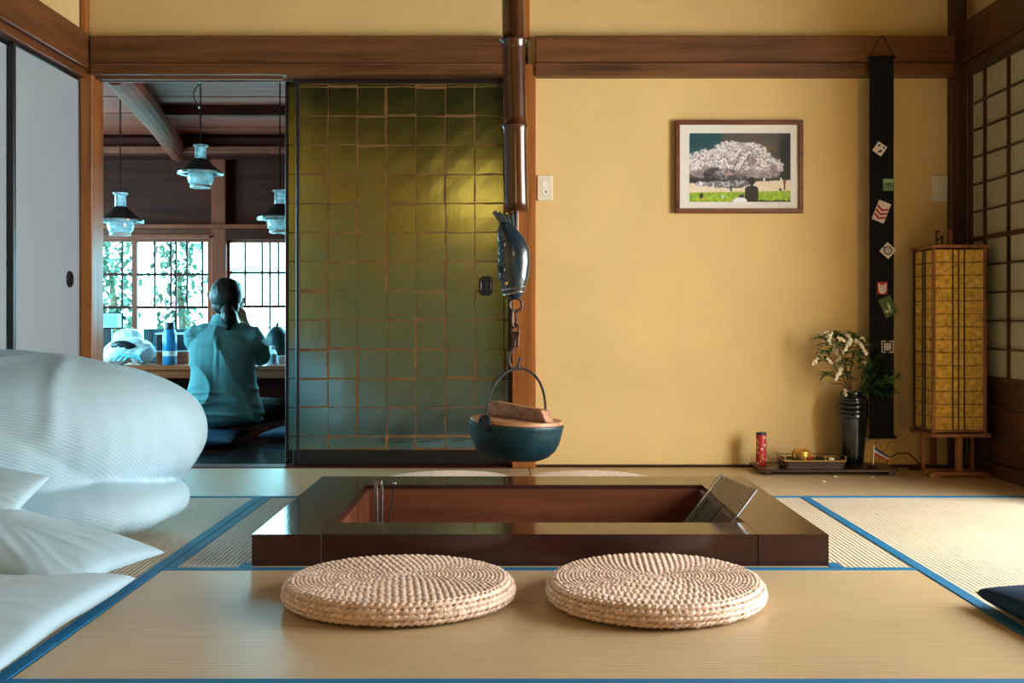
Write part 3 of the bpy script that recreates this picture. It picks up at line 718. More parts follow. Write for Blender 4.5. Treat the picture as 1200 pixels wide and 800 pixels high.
# ---- cooking pot
pc = Vector((0.008, HYc, 0.0))
t = thing('cooking_pot', 'blue black iron pot with wooden lid hanging over the hearth', 'pot', (pc.x, pc.y, 0.215))
obj('bowl', add_lathe(BM(), [(0.004, .214), (.055, .215), (.085, .219), (.110, .230), (.130, .250), (.143, .278), (.1485, .305), (.1515, .322), (.1535, .329), (.1525, .333), (.1475, .333), (.146, .325), (.140, .29), (.12, .25), (.06, .226), (.004, .225)], pc, 48), M['potiron'], t, smooth=50)
lid = obj('lid', add_lathe(BM(), [(.003, .3335), (.1465, .3335), (.1485, .336), (.1485, .3435), (.1465, .3465), (.003, .348)], pc, 48), M['lidwood'], t, smooth=35)
hb = BM(); L0 = Vector((-0.072, 3.60, 0)); L1 = Vector((0.112, 3.40, 0)); dv = (L1 - L0); ln = dv.length; dv.normalize(); pv = Vector((-dv.y, dv.x, 0))
for s in range(1):
    poly = [(0.0, .347), (ln, .347), (ln - 0.022, .385), (0.012, .393), (0.0, .386)]
    q = BM(); add_prism(q, poly, -0.020, 0.020)
    bmesh.ops.bevel(q, geom=list(q.edges), offset=0.0025, segments=1, affect='EDGES')
    Mx = Matrix(((dv.x, pv.x, 0, L0.x), (dv.y, pv.y, 0, L0.y), (0, 0, 1, 0), (0, 0, 0, 1)))
    merge(hb, q, Mx)
obj('lid_handle', hb, M['lidwood'], lid)
lg = Vector((-0.098, -0.118, 0)) ; lg2 = -lg
for s in (1, -1):
    c_ = pc + lg * s; q = BM()
    add_lathe(q, [(0.0, -.004), (.024, -.004), (.026, 0), (.024, .004), (0.0, .004)], n=24, capb=False, capt=False)
    yaw = math.atan2(lg.y, lg.x)
    Mx = Matrix.Translation((c_.x, c_.y, 0.338)) @ Matrix.Rotation(yaw, 4, 'Z') @ Matrix.Rotation(PI / 2, 4, 'Y')
    bmesh.ops.transform(q, matrix=Mx, verts=q.verts)
    obj('lug', q, M['iron'], t, smooth=30)
bp = []
for k in range(25):
    a_ = PI * k / 24; p = pc + lg * 0.985 * math.cos(a_); p.z = 0.335 + 0.172 * (math.sin(a_) ** 0.8); bp.append(p)
obj('bail_handle', add_sweep(BM(), bp, 0.0042, 8), M['steel'] if False else M['iron'], t, smooth=True)

t.rotation_euler.y = 0.05; t.location.x -= 0.003

# ================================================================== WOVEN CUSHIONS
def braid_ring(bm, r, z, thick, ell, phase, lean=0.0, seed=0, pitch=0.0165):
    n = max(6, int(2 * PI * r / pitch)); S = n * 5
    pts = []; rr = []
    rn = random.Random(seed)
    jit = [rn.uniform(.85, 1.12) for _ in range(n)]
    for k in range(S):
        a_ = 2 * PI * k / S; ph = (k / 5.0 + phase) % 1.0
        q = abs(math.sin(PI * ph))
        R = r + 0.0025 * math.cos(2 * PI * ph); pts.append((R * math.cos(a_), R * math.sin(a_) * ell, z + 0.0015 * math.sin(2 * PI * ph)))
        rr.append(thick * (0.62 + 0.45 * q) * jit[int(k / 5) % n])
    add_sweep(bm, pts, rr, 6, closed=True); return bm
def cushion(x, y, label, group, ry=0.253, rx=0.270, hgt=0.056, name='woven_cushion'):
    ell = ry / rx
    t = thing(name, label, 'cushion', (0, 0, 0), group)
    obj('core', add_lathe(BM(), [(.01, .004), (rx - .03, .004), (rx - .012, .016), (rx - .010, hgt - .02), (rx - .04, hgt - .007), (.01, hgt - .002)], n=48, sy=ell), M['straw'], t, smooth=True)
    R = rx - 0.020; i = 0
    while R > 0.012:
        z = hgt - 0.006 + 0.006 * (1 - (R / rx) ** 2)
        obj('coil', braid_ring(BM(), R, z, 0.0061, ell, 0.13 * i, seed=i), M['straw'], t, smooth='all')
        R -= 0.0098; i += 1
    obj('centre_knot', add_ball(BM(), (0, 0, hgt), (0.011, 0.011, 0.006), 10), M['straw'], t, smooth='all')
    for k, (r_, z) in enumerate(((rx - .012, hgt - .010), (rx - .003, hgt - .020), (rx, hgt - .031), (rx - .004, hgt - .042))):
        obj('rim_braid', braid_ring(BM(), r_, z, 0.0082, ell, 0.3 * k, seed=90 + k), M['straw'], t, smooth='all')
    t.location = (x, y, 0.001)
    return t
g = 'woven straw cushions around the hearth'
cu = cushion(-0.269, 2.587, 'round woven straw cushion in front of the hearth, on the left', g)
dup(cu, (0.338, 2.590, 0.001), 'round woven straw cushion in front of the hearth, on the right', 1.3).scale = (1, 1, 1)
dup(cu, (-0.262, 4.325, 0.001), 'straw cushion half hidden behind the hearth, below the gold door', 0.7).scale = (1, 1, .55)
dup(cu, (0.315, 4.325, 0.001), 'straw cushion half hidden behind the hearth, below the ochre wall', 2.1).scale = (1, 1, .55)

# ================================================================== THINGS ON THE BACK WALL
FY = 4.905
# framed photograph
fx0, fx1, fz0, fz1 = X(791.5, 4.88), X(941.5, 4.88), Z(249.5, 4.88), Z(140.5, 4.88)
t = thing('framed_photograph', 'wooden framed photograph of a white blossoming tree on ochre wall', 'picture', ((fx0 + fx1) / 2, FY, fz0))
fw = 0.020
obj('frame_rail', bx(fx0, fx1, 4.876, FY, fz0, fz0 + fw, 0.003), M['frame'], t)
obj('frame_rail', bx(fx0, fx1, 4.876, FY, fz1 - fw, fz1, 0.003), M['frame'], t)
obj('frame_stile', bx(fx0, fx0 + fw, 4.8765, FY, fz0 + fw, fz1 - fw, 0.003), M['frame'], t)
obj('frame_stile', bx(fx1 - fw, fx1, 4.8765, FY, fz0 + fw, fz1 - fw, 0.003), M['frame'], t)
obj('mat_board', bx(fx0 + fw - .002, fx1 - fw + .002, 4.892, 4.896, fz0 + fw - .002, fz1 - fw + .002), M['matboard'], t)
px0, px1, pz0, pz1 = X(808, 4.89), X(926.5, 4.89), Z(236.5, 4.89), Z(156, 4.89)
def sm(a, b, x):
    t = min(1, max(0, (x - a) / (b - a))); return t * t * (3 - 2 * t)
def mix(a, b, t): return tuple(p + (q - p) * t for p, q in zip(a, b))
def ell(u, v, cx, cy, rx, ry): return ((u - cx) / rx) ** 2 + ((v - cy) / ry) ** 2
def photo(u, v):
    n1 = nz(u * 9, v * 6, 3.1); n2 = nz(u * 34, v * 24, 7.7); n3 = nz(u * 80, v * 55, 1.3)
    c = mix((64, 62, 58), (96, 90, 80), 0.5 + 0.5 * n2)
    c = mix(c, (28, 30, 28), sm(0.86, 0.93, u))
    c = mix(c, (116, 88, 52), sm(0.2, 0.5, n1 + 0.2) * sm(.7, .8, u) * (1 - sm(.86, .9, u)) * sm(.7, .8, v))
    teal = sm(0.36, 0.28, u + 0.08 * n1) * sm(0.66, 0.72, v)
    c = mix(c, mix((6, 58, 70), (16, 90, 98), 0.5 + .5 * n2), teal)
    # blossom crown
    e = min(ell(u, v, .20, .55, .26, .22), ell(u, v, .42, .66, .22, .23), ell(u, v, .62, .62, .18, .25), ell(u, v, .75, .50, .18, .17), ell(u, v, .5, .5, .38, .20))
    k = sm(1.12, 0.88, e + 0.28 * n2)
    bl = mix((238, 234, 236), (188, 180, 184), sm(-.1, .4, n2)); bl = mix(bl, (84, 76, 80), sm(.12, .42, n3) * 0.85); bl = mix(bl, (104, 84, 88), sm(.1, .45, n1) * .45); bl = mix(bl, (110, 96, 96), sm(.5, .42, v) * .5)
    c = mix(c, bl, k)
    for x0, x1, y0, y1 in ((.40, .52, .36, .74), (.45, .60, .36, .70), (.42, .34, .36, .60)):   # branches
        tt = (v - y0) / (y1 - y0)
        if 0 < tt < 1: c = mix(c, (60, 44, 46), sm(.012, .004, abs(u - (x0 + (x1 - x0) * tt) - .02 * n2)) * .4)
    # dark line under the tree, sand, rocks
    c = mix(c, (44, 46, 42), sm(.36, .33, v) * sm(.24, .27, v + .02 * n2))
    sand = sm(.305, .285, v + .012 * n2 - .05 * (u - .5)); c = mix(c, mix((232, 214, 182), (240, 226, 206), .5 + n2), sand)
    for cx, cy, rx, ry, d in ((.24, .38, .10, .125, 42), (.36, .40, .12, .085, 86), (.46, .34, .11, .08, 60), (.27, .255, .10, .05, 120), (.46, .26, .14, .06, 96), (.12, .26, .06, .04, 150), (.38, .24, .10, .04, 110)):
        e = ell(u, v, cx, cy, rx, ry)
        q = d * (1 + .9 * sm(-.1, .5, n2 + (v - cy) * 3))
        c = mix(c, (q, q * .98, q * 1.0), sm(1.1, .9, e + .2 * n2))
    c = mix(c, (206, 170, 160), sm(1, .7, ell(u, v, .39, .405, .05, .025)) * .8)
    gl = .135 + .025 * u
    c = mix(c, mix((122, 166, 26), (176, 200, 50), .5 + n2), sm(gl + .01, gl - .01, v))
    c = mix(c, (40, 62, 24), sm(.035, .01, v + .02 * n2) * sm(.66, .7, u))
    # small figures and the seated silhouette
    for cx, cy, rx, ry, k in ((.118, .085, .018, .045, (34, 36, 40)), (.13, .04, .014, .025, (214, 150, 90)), (.33, .085, .012, .03, (216, 214, 206)), (.74, .325, .010, .028, (246, 244, 240)), (.905, .33, .010, .025, (240, 236, 230)), (.94, .285, .014, .03, (150, 40, 44)), (.94, .215, .008, .05, (40, 34, 40)), (.90, .18, .012, .02, (40, 44, 40)), (.41, .20, .012, .05, (70, 74, 72))):
        c = mix(c, k, sm(1.2, .8, ell(u, v, cx, cy, rx, ry)))
    c = mix(c, (22, 20, 22), sm(.070, .062, abs(u - .615)) * sm(.235, .225, v + max(0, abs(u - .615) - .04) * 1.2))
    c = mix(c, (22, 20, 22), sm(1.1, .9, ell(u, v, .617, .31, .038, .055))); c = mix(c, (22, 20, 22), sm(.018, .012, abs(u - .617)) * sm(.2, .22, v) * sm(.3, .28, v))
    c = mix(c, (60, 64, 66), sm(1.1, .9, ell(u, v, .515, .085, .03, .03))); c = mix(c, (240, 242, 244), sm(1.1, .9, ell(u, v, .50, .01, .07, .055)))
    return c
GW, GH = 200, 136
verts = []; faces = []; cols = []
for j in range(GH + 1):
    for i in range(GW + 1):
        u_, v_2 = i / GW, j / GH
        verts.append((px0 + (px1 - px0) * u_, 4.8912, pz0 + (pz1 - pz0) * v_2)); q = photo(u_, v_2)
        cols.append(tuple(lin(max(0, min(255, s))) for s in q) + (1,))
for j in range(GH):
    for i in range(GW): k = j * (GW + 1) + i; faces.append((k, k + 1, k + GW + 2, k + GW + 1))
me = bpy.data.meshes.new('photo_print'); L = root_loc(t); me.from_pydata([tuple(Vector(p) - L) for p in verts], [], faces)
at = me.color_attributes.new('print', 'FLOAT_COLOR', 'POINT')
for i, q in enumerate(cols): at.data[i].color = q
mp, nt, b = _new('photo_print'); va = nt.nodes.new('ShaderNodeVertexColor'); va.layer_name = 'print'; nt.links.new(va.outputs[0], b.inputs['Base Color']); b.inputs['Roughness'].default_value = 0.6
me.materials.append(mp); o = bpy.data.objects.new('photo_print', me); col.objects.link(o); o.parent = t
obj('glazing', bx(fx0 + fw - .001, fx1 - fw + .001, 4.8845, 4.8865, fz0 + fw - .001, fz1 - fw + .001), glass('picture_glass', (1, 1, 1, 1), 0.03), t)

# light switches
def switch(px_, py_, w_, h_, label, two):
    x_, z_ = X(px_, 4.9), Z(py_, 4.9); hw_, hh_ = w_ / 2 * 4.9 / 1280, h_ / 2 * 4.9 / 1280
    t = thing('light_switch', label, 'switch', (x_, BACK, z_ - hh_))
    obj('cover_plate', bx(x_ - hw_, x_ + hw_, 4.897, 4.9068, z_ - hh_, z_ + hh_, 0.003), M['switch'], t)
    if two:
        for dz in (0.016, -0.018):
            obj('rocker', bx(x_ - 0.012, x_ + 0.012, 4.8945, 4.8975, z_ + dz - 0.012, z_ + dz + 0.012, 0.001), M['matboard'], t)
        obj('indicator', bx(x_ + 0.002, x_ + 0.008, 4.8935, 4.895, z_ - 0.024, z_ - 0.014), M['rust'], t)
    else: obj('rocker', bx(x_ - 0.008, x_ + 0.008, 4.8945, 4.8975, z_ - 0.008, z_ + 0.008, 0.001), M['matboard'], t)
switch(638.5, 220, 18, 30, 'white double light switch on ochre wall beside the post', True)
switch(1101, 221, 18.5, 31, 'ivory light switch on ochre wall by the dark corner post', False)

# black hanging strip with badges
BY = 4.815
t = thing('wall_hanging', 'long narrow black cloth strip with small emblem patches hung from the beam', 'wall hanging', (X(1033, BY), BY, Z(512, BY)))
bxs, bxe = X(1019, BY), X(1047.5, BY)
cb = BM(); N = 60; vv = []
for i in range(N + 1):
    z = Z(512, BY) + (Z(67, BY) - Z(512, BY)) * i / N
    w_ = 0.004 * nz(0, i * .2, 5); off = 0.0 if z > 1.80 else 0.0
    vv.append([cb.verts.new((bxs + w_ * .3 + (bxe - bxs) * j / 4, BY + 0.003 * nz(j * .6, i * .15, 2), z)) for j in range(5)])
for i in range(N):
    for j in range(4): cb.faces.new((vv[i][j], vv[i][j + 1], vv[i + 1][j + 1], vv[i + 1][j]))
ex = bmesh.ops.extrude_face_region(cb, geom=list(cb.faces)); bmesh.ops.translate(cb, verts=[e for e in ex['geom'] if isinstance(e, bmesh.types.BMVert)], vec=(0, 0.003, 0))
obj('cloth', cb, M['banner'], t, smooth=40)
obj('rod', add_tube(BM(), (bxs - 0.008, BY, Z(67, BY)), (bxe + 0.006, BY, Z(67, BY)), 0.006), M['banner'], t, smooth=True)
obj('rod', add_tube(BM(), (bxs - 0.004, BY, Z(512, BY)), (bxe + 0.008, BY, Z(512, BY)), 0.007), M['banner'], t, smooth=True)
obj('hanging_cord', add_sweep(BM(), [(bxs, BY, Z(67, BY)), (X(1031, BY), BY - .002, Z(43, BY)), (X(1035, BY), BY - .002, Z(43, BY)), (bxe, BY, Z(67, BY))], 0.0022, 6), M['cord'], t)
obj('nail', add_tube(BM(), (X(1033, BY), 4.835, Z(43, BY)), (X(1033, BY), BY - .008, Z(43, BY) + .003), 0.003), M['iron'], t)
obj('tail_cord', add_sweep(BM(), [(X(1027, BY), BY, Z(512, BY)), (X(1036, BY), BY + .01, Z(531, BY)), (X(1047, BY), BY, Z(512, BY))], 0.002, 6), plain('tan_cord', rgb(150, 110, 60), .8), t)
pm = {k: plain('patch_' + k, c, 0.8, var=0.05) for k, c in dict(white=rgb(214, 208, 210), red=rgb(170, 32, 38), green=rgb(120, 168, 128), moss=rgb(72, 92, 58), dark=rgb(40, 38, 42), pale=rgb(176, 190, 160)).items()}
def patch(px_, py_, w_, h_, ang, base, marks):
    """a small cloth emblem; marks: (kind, material, ...) in units of the half-size"""
    c_ = Vector((X(px_, BY), 0, Z(py_, BY))); hw_, hh_ = w_ / 2 * BY / 1280, h_ / 2 * BY / 1280
    R = Matrix.Rotation(math.radians(ang), 3, 'Y')
    def place(bm, y): 
        for v in bm.verts: v.co = R @ Vector((v.co.x * hw_, 0, v.co.z * hh_)) + c_ + Vector((0, y + v.co.y, 0))
        return bm
    o = obj('emblem_patch', place(bx(-1, 1, -0.001, 0.001, -1, 1), BY - 0.0045), pm[base], t)
    mats = {}
    for mk in marks:
        bm = mats.setdefault(mk[1], BM())
        if mk[0] == 'poly': add_prism(bm, mk[2], -0.0006, 0.0006)
        if mk[0] == 'ring':
            r0, r1 = mk[2], mk[3]; vs = [[bm.verts.new((r * math.cos(2 * PI * k / 24), y, r * math.sin(2 * PI * k / 24))) for k in range(24)] for r, y in ((r0, -.0006), (r1, -.0006), (r1, .0006), (r0, .0006))]
            for a in range(4):
                for k in range(24): bm.faces.new((vs[a][k], vs[a][(k + 1) % 24], vs[(a + 1) % 4][(k + 1) % 24], vs[(a + 1) % 4][k]))
        if mk[0] == 'disc': add_prism(bm, [(mk[2] + mk[4] * math.cos(2 * PI * k / 20), mk[3] + mk[4] * math.sin(2 * PI * k / 20)) for k in range(20)], -.0006, .0006)
    for k, bm in mats.items(): obj('patch_mark', place(bm, BY - 0.0062), pm[k], o)
def rect(a, b, c, d): return [(a, c), (b, c), (b, d), (a, d)]
patch(1030.5, 174.5, 12.5, 13, 35, 'white', [('disc', 'dark', -.45, .45, .22), ('disc', 'dark', .35, -.25, .26), ('disc', 'red', .1, -.6, .18), ('disc', 'dark', .5, .6, .2)])
patch(1041, 216.5, 13, 14, 0, 'green', [('poly', 'moss', rect(-.9 + .4 * k, -.74 + .4 * k, -.9, .3)) for k in range(5)] + [('ring', 'moss', .2, .34), ('poly', 'pale', rect(-.9, .9, .5, .65))])
patch(1032.5, 248, 15, 24, 22, 'white', [('poly', 'red', [(-.95, .55 - .42 * k), (0, .25 - .42 * k), (.95, .55 - .42 * k), (.95, .33 - .42 * k), (0, .03 - .42 * k), (-.95, .33 - .42 * k)]) for k in range(3)])
patch(1040, 293.5, 14, 14, 42, 'white', [('ring', 'dark', .55, .75), ('poly', 'dark', rect(-1, -.6, -.08, .08)), ('ring', 'dark', .25, .34)])
patch(1033.5, 337.5, 12.5, 14.5, 0, 'red', [('disc', 'white', 0, -.2, .72), ('poly', 'white', rect(-.75, -.45, .1, .75)), ('poly', 'white', rect(.45, .75, .1, .75)), ('ring', 'red', .28, .4)])
patch(1040, 359, 15, 23, -24, 'moss', [('poly', 'pale', [(-.1, -.7), (.35, -.15), (.2, .5), (.0, 0)]), ('poly', 'pale', [(-.55, -.6), (-.1, -.5), (-.5, -.2), (-.7, -.4)]), ('poly', 'green', [(.1, -.8), (.6, -.5), (.3, -.4)])])
patch(1039.5, 406, 14, 14, 0, 'dark', [('poly', 'white', rect(-1, -.3, .85, 1)), ('poly', 'white', rect(.3, 1, .85, 1)), ('poly', 'white', rect(-1, -.3, -1, -.85)), ('poly', 'white', rect(.3, 1, -1, -.85)), ('poly', 'white', rect(-1, -.86, -1, 1)), ('poly', 'white', rect(.86, 1, -1, 1))] + [('poly', 'white', rect(-.55 + .4 * k, -.28 + .4 * k, -.6, .6)) for k in range(3)] + [('poly', 'white', rect(-.6, .6, -.08, .08))])
# ================================================================== FLOOR LANTERN
lx0, lx1, ly0, ly1 = 1.762, 1.990, 4.585, 4.815
lz0, lz1 = 0.172, 0.975
t = thing('floor_lantern', 'tall square floor lantern with golden paper panels and wooden lattice', 'lantern', ((lx0 + lx1) / 2, 4.70, 0))
s = 0.013
for x, y in ((lx0, ly0), (lx1 - s, ly0), (lx0, ly1 - s), (lx1 - s, ly1 - s)):
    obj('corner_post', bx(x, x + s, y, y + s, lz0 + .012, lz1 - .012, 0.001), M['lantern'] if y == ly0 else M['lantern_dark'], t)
obj('bottom_frame', bx(lx0 - .010, lx1 + .012, ly0 - .012, ly1 + .008, lz0 - .004, lz0 + .012, 0.002), M['lantern'], t)
obj('top_frame', bx(lx0 - .012, lx1 + .008, ly0 - .012, ly1 + .008, lz1 - .012, lz1 + .002, 0.002), M['lantern'], t)
NR = 14; zr = [lz0 + .026 + (lz1 - .018 - lz0 - .026) * i / NR for i in range(NR + 1)]
def panel(name, mk, cuts, wide):
    p = obj(name, mk(0, 1, zr[0] - .008, zr[0] + .002, 0, .006), M['lantern'], t)
    ed = [0.0] + cuts + [1.0]
    for i in range(NR):
        for j in range(len(ed) - 1):
            obj('paper_pane', mk(ed[j], ed[j + 1], zr[i] + .001, zr[i + 1] - .001, .0055, .0068), M['washi'], p)
    for i in range(1, NR): obj('lattice_bar', mk(0, 1, zr[i] - .0012, zr[i] + .0012, .001, .0055), wide, p)
    for c_ in cuts: obj('lattice_bar', mk(c_ - .011, c_ + .011, zr[0], zr[-1], .0, .0055), wide, p)
    return p
W = lx1 - lx0 - 2 * s
panel('front_panel', lambda a, b, c_, d_, y0, y1: bx(lx0 + s + W * a, lx0 + s + W * b, ly0 + y0 + .002, ly0 + y1 + .002, c_, d_), [0.365, 0.485, 0.605], M['lantern_dark'])
panel('side_panel', lambda a, b, c_, d_, y0, y1: bx(lx0 + y0 + .002, lx0 + y1 + .002, ly0 + s + W * a, ly0 + s + W * b, c_, d_), [0.42, 0.55], M['lantern_dark'])
panel('side_panel', lambda a, b, c_, d_, y0, y1: bx(lx1 - y1 - .002, lx1 - y0 - .002, ly0 + s + W * a, ly0 + s + W * b, c_, d_), [0.42, 0.55], M['lantern_dark'])
panel('back_panel', lambda a, b, c_, d_, y0, y1: bx(lx0 + s + W * a, lx0 + s + W * b, ly1 - y1 - .002, ly1 - y0 - .002, c_, d_), [0.365, 0.485, 0.605], M['lantern_dark'])
# stand
obj('front_foot', add_prism(BM(), [(1.742, 0.0), (1.792, 0.0), (1.800, .008), (1.948, .008), (1.956, 0.0), (2.006, 0.0), (2.006, .010), (1.985, .024), (1.763, .024), (1.742, .010)], 4.575, 4.612), M['lantern'], t)
obj('front_leg', bx(1.862, 1.888, 4.585, 4.605, .024, lz0 - .004, .002), M['lantern'], t)
obj('back_foot', bx(1.742, 2.006, 4.79, 4.825, 0.0, .022, .003), M['lantern_dark'], t)
obj('back_leg', bx(1.836, 1.862, 4.795, 4.815, .022, lz0 - .004, .002), M['lantern'], t)
for x in (1.757, 1.968): obj('stand_leg', bx(x, x + .013, 4.69, 4.703, .022, lz0 - .004, .001), M['lantern'], t)
obj('stand_rail', bx(1.757, 1.981, 4.688, 4.704, .010, .022, .001), M['lantern'], t)
obj('stand_rail', bx(1.868, 1.882, 4.612, 4.79, .004, .016), M['lantern_dark'], t)
# tall back post and the hook arm above the top
obj('mast', bx(1.872, 1.890, 4.690, 4.706, lz1 + .002, lz1 + .075, .002), M['lantern'], t)
hb_ = BM(); add_box(hb_, 1.822, 1.828, 4.70, 4.708, lz1 + .002, lz1 + .07); add_box(hb_, 1.845, 1.851, 4.70, 4.708, lz1 + .002, lz1 + .05)
add_sweep(hb_, [(1.848, 4.704, lz1 + .05), (1.838, 4.704, lz1 + .035), (1.826, 4.704, lz1 + .03)], .004, 6); add_box(hb_, 1.822, 1.838, 4.70, 4.708, lz1 + .064, lz1 + .07)
obj('carry_handle', hb_, M['lantern_dark'], t)
cdp = [(1.78, 4.78, .03), (1.74, 4.80, .075), (1.70, 4.82, .072), (1.665, 4.85, .045), (1.66, 4.86, .012), (1.70, 4.87, .006)]
obj('power_cord', add_sweep(BM(), cdp, .003, 6), M['cord'], t, smooth=True)

# ================================================================== DISPLAY BOARD AND ITS OBJECTS
bz = 0.026
t = thing('display_board', 'low dark wooden display board against the ochre wall', 'board', (1.34, 4.75, 0))
obj('board_top', bx(1.055, 1.645, 4.635, 4.872, bz - .012, bz, .002), M['board'], t)
for x in (1.075, 1.60): obj('foot', bx(x, x + .03, 4.65, 4.86, .0, bz - .012), M['board'], t)
# red patterned tube
cx, cy = X(892, 4.79), 4.79
t = thing('patterned_tube', 'small upright red tube with a gold blossom pattern and dark cap', 'tube', (cx, cy, bz))
obj('tube_body', add_lathe(BM(), [(.021, 0), (.022, .002), (.022, .130), (.021, .132)], (cx, cy, bz), 24), plain('red_paper', rgb(186, 34, 40), .5), t, smooth=40)
obj('cap', add_lathe(BM(), [(.0225, .132), (.0225, .140), (.021, .142), (.004, .142)], (cx, cy, bz), 24), M['dark_plastic'], t, smooth=40)
rn = random.Random(4)
for k in range(34):
    a_ = -PI / 2 + rn.uniform(-1.7, 1.7); z = bz + .008 + .116 * ((k * 0.618) % 1)
    q = BM()
    for p in range(5):
        b_ = 2 * PI * p / 5; add_ball(q, (0, .0026 * math.cos(b_), .0026 * math.sin(b_)), (.0006, .0022, .0022), 6)
    bmesh.ops.transform(q, matrix=Matrix.Translation((cx + .0222 * math.cos(a_), cy + .0222 * math.sin(a_), z)) @ Matrix.Rotation(a_, 4, 'Z'), verts=q.verts)
    obj('blossom_motif', q, M['gold'] if k % 3 else M['blossom'], t)
# railed wicker tray with a gilt round box
wx0, wx1, wy0, wy1 = X(917, 4.7), X(987.5, 4.7), 4.655, 4.80
t = thing('wicker_tray', 'small dark wicker tray with gilt railing on the display board', 'tray', ((wx0 + wx1) / 2, 4.73, bz))
rn = random.Random(9)
for k in range(5):
    ins_ = .010 - .002 * k
    q = BM(); z = bz + .004 + .0062 * k; P4 = [(wx0 + ins_, wy0 + ins_), (wx1 - ins_, wy0 + ins_), (wx1 - ins_, wy1 - ins_), (wx0 + ins_, wy1 - ins_)]
    pts = []; rr = []
    for i in range(4):
        a_, b_ = P4[i], P4[(i + 1) % 4]; n_ = 26 if i % 2 == 0 else 14
        for m_ in range(n_):
            f = m_ / n_; pts.append((a_[0] + (b_[0] - a_[0]) * f, a_[1] + (b_[1] - a_[1]) * f, z)); rr.append(.0026 + .0012 * (m_ % 2 == (k % 2)))
    add_sweep(q, pts, rr, 6, closed=True)
    obj('woven_strand', q, plain('dark_wicker', rgb(66, 40, 22), .5, var=.3, scale=60) if k == 0 else bpy.data.materials['dark_wicker'], t, smooth='all')
obj('tray_base', bx(wx0 + .008, wx1 - .008, wy0 + .008, wy1 - .008, bz, bz + .030), M['dark_plastic'], t)
zt_ = bz + .034
obj('gilt_rail', add_sweep(BM(), [(wx0, wy0, zt_), (wx1, wy0, zt_), (wx1, wy1, zt_), (wx0, wy1, zt_)], .0024, 6, closed=True), M['gold'], t)
obj('gilt_rail', add_sweep(BM(), [(wx0 - .004, wy0, zt_ + .012), (wx0 - .004, wy1, zt_ + .012), (wx1 + .004, wy1, zt_ + .012), (wx1 + .004, wy0, zt_ + .012)], .0018, 6), M['dark_plastic'], t)
for yy in (wy0, wy1):
    for i in range(4):
        x = wx0 + (wx1 - wx0) * (i / 3)
        q = add_tube(BM(), (x, yy, zt_), (x, yy, zt_ + .014), .0022); add_ball(q, (x, yy, zt_ + .017), .004, 8)
        obj('gilt_post', q, M['gold'], t, smooth=True)
for x, y, m_ in ((X(948, 4.73), 4.72, pm['red']), (X(972, 4.73), 4.70, M['blossom']), (X(935, 4.73), 4.71, M['rust']), (X(962, 4.73), 4.76, M['rust'])):
    obj('ornament', add_ball(BM(), (x, y, bz + .036), (.014, .01, .007), 10), m_, t, smooth='all')
bc = (X(939, 4.76), 4.752, bz + .030)
t = thing('gilt_box', 'small round gilt box tied with cord, in the wicker tray', 'box', bc)
obj('box_body', add_lathe(BM(), [(.034, 0), (.038, .004), (.040, .018), (.039, .022)], bc, 32), M['gold'], t, smooth=40)
obj('box_lid', add_lathe(BM(), [(.041, .022), (.042, .026), (.040, .034), (.03, .040), (.004, .042)], bc, 32), M['gold'], t, smooth=40)
q = BM()
for a_ in (0.5, -0.6): add_sweep(q, [(bc[0] + r * math.cos(a_), bc[1] + r * math.sin(a_), bc[2] + z) for r, z in ((-.043, .006), (-.043, .028), (-.03, .042), (0, .045), (.03, .042), (.043, .028), (.043, .006))], .0022, 6)
obj('tie_cord', q, plain('yellow_cord', rgb(216, 170, 60), .6), t, smooth=True)
# vase
vc = (X(998.5, 4.79), 4.79, bz)
t = thing('ribbed_vase', 'tall black glazed vase with ribbed shoulder holding flowering branches', 'vase', vc)
obj('vase_body', add_lathe(BM(), [(.01, 0), (.043, 0), (.047, .004), (.052, .05), (.058, .12), (.063, .190), (.0645, .206), (.069, .210), (.070, .218), (.067, .226)], vc, 40, capt=False), M['vase'], t, smooth=40)
for k, (r_, z0, z1) in enumerate(((.067, .224, .247), (.068, .246, .268), (.066, .267, .288))):
    obj('shoulder_rib', add_lathe(BM(), [(r_ - .006, z0), (r_, z0 + .004), (r_ + .001, (z0 + z1) / 2), (r_, z1 - .004), (r_ - .006, z1)], vc, 40, capb=False, capt=False), M['vase'], t, smooth=60)
obj('vase_neck', add_lathe(BM(), [(.061, .287), (.060, .296), (.052, .306), (.050, .318), (.046, .320), (.044, .314), (.044, .28), (.01, .26)], vc, 40, capb=False), M['vase'], t, smooth=50)
# branches
def leaf_bm(bm, p, d, l, w, up=Vector((0, 0, 1)), fold=0.25):
    d = d.normalized(); sd = d.cross(up)
    if sd.length < .05: sd = d.orthogonal()
    sd.normalize(); nn = sd.cross(d)
    P = [p, p + d * l * .3 + sd * w * .8 + nn * w * fold, p + d * l * .65 + sd * w * .75 + nn * w * fold, p + d * l - nn * l * .12, p + d * l * .65 - sd * w * .75 + nn * w * fold, p + d * l * .3 - sd * w * .8 + nn * w * fold, p + d * l * .35, p + d * l * .68]
    v = [bm.verts.new(q) for q in P]
    for f in ((0, 1, 6), (1, 2, 7, 6), (2, 3, 7), (3, 4, 7), (4, 5, 6, 7), (5, 0, 6)): bm.faces.new([v[i] for i in f])
def rv(r, s=1.0): return Vector((r.uniform(-1, 1), r.uniform(-1, 1), r.uniform(-1, 1))) * s
rn = random.Random(21)
VT = Vector((vc[0], vc[1], bz + .30))
def at(px_, py_, dy=0.0): Y_ = 4.78 + dy; return Vector((X(px_, Y_), Y_, Z(py_, Y_)))
t = thing('flowering_branch', 'arching branch with hanging cream blossom clusters in the black vase', 'flowers', tuple(VT))
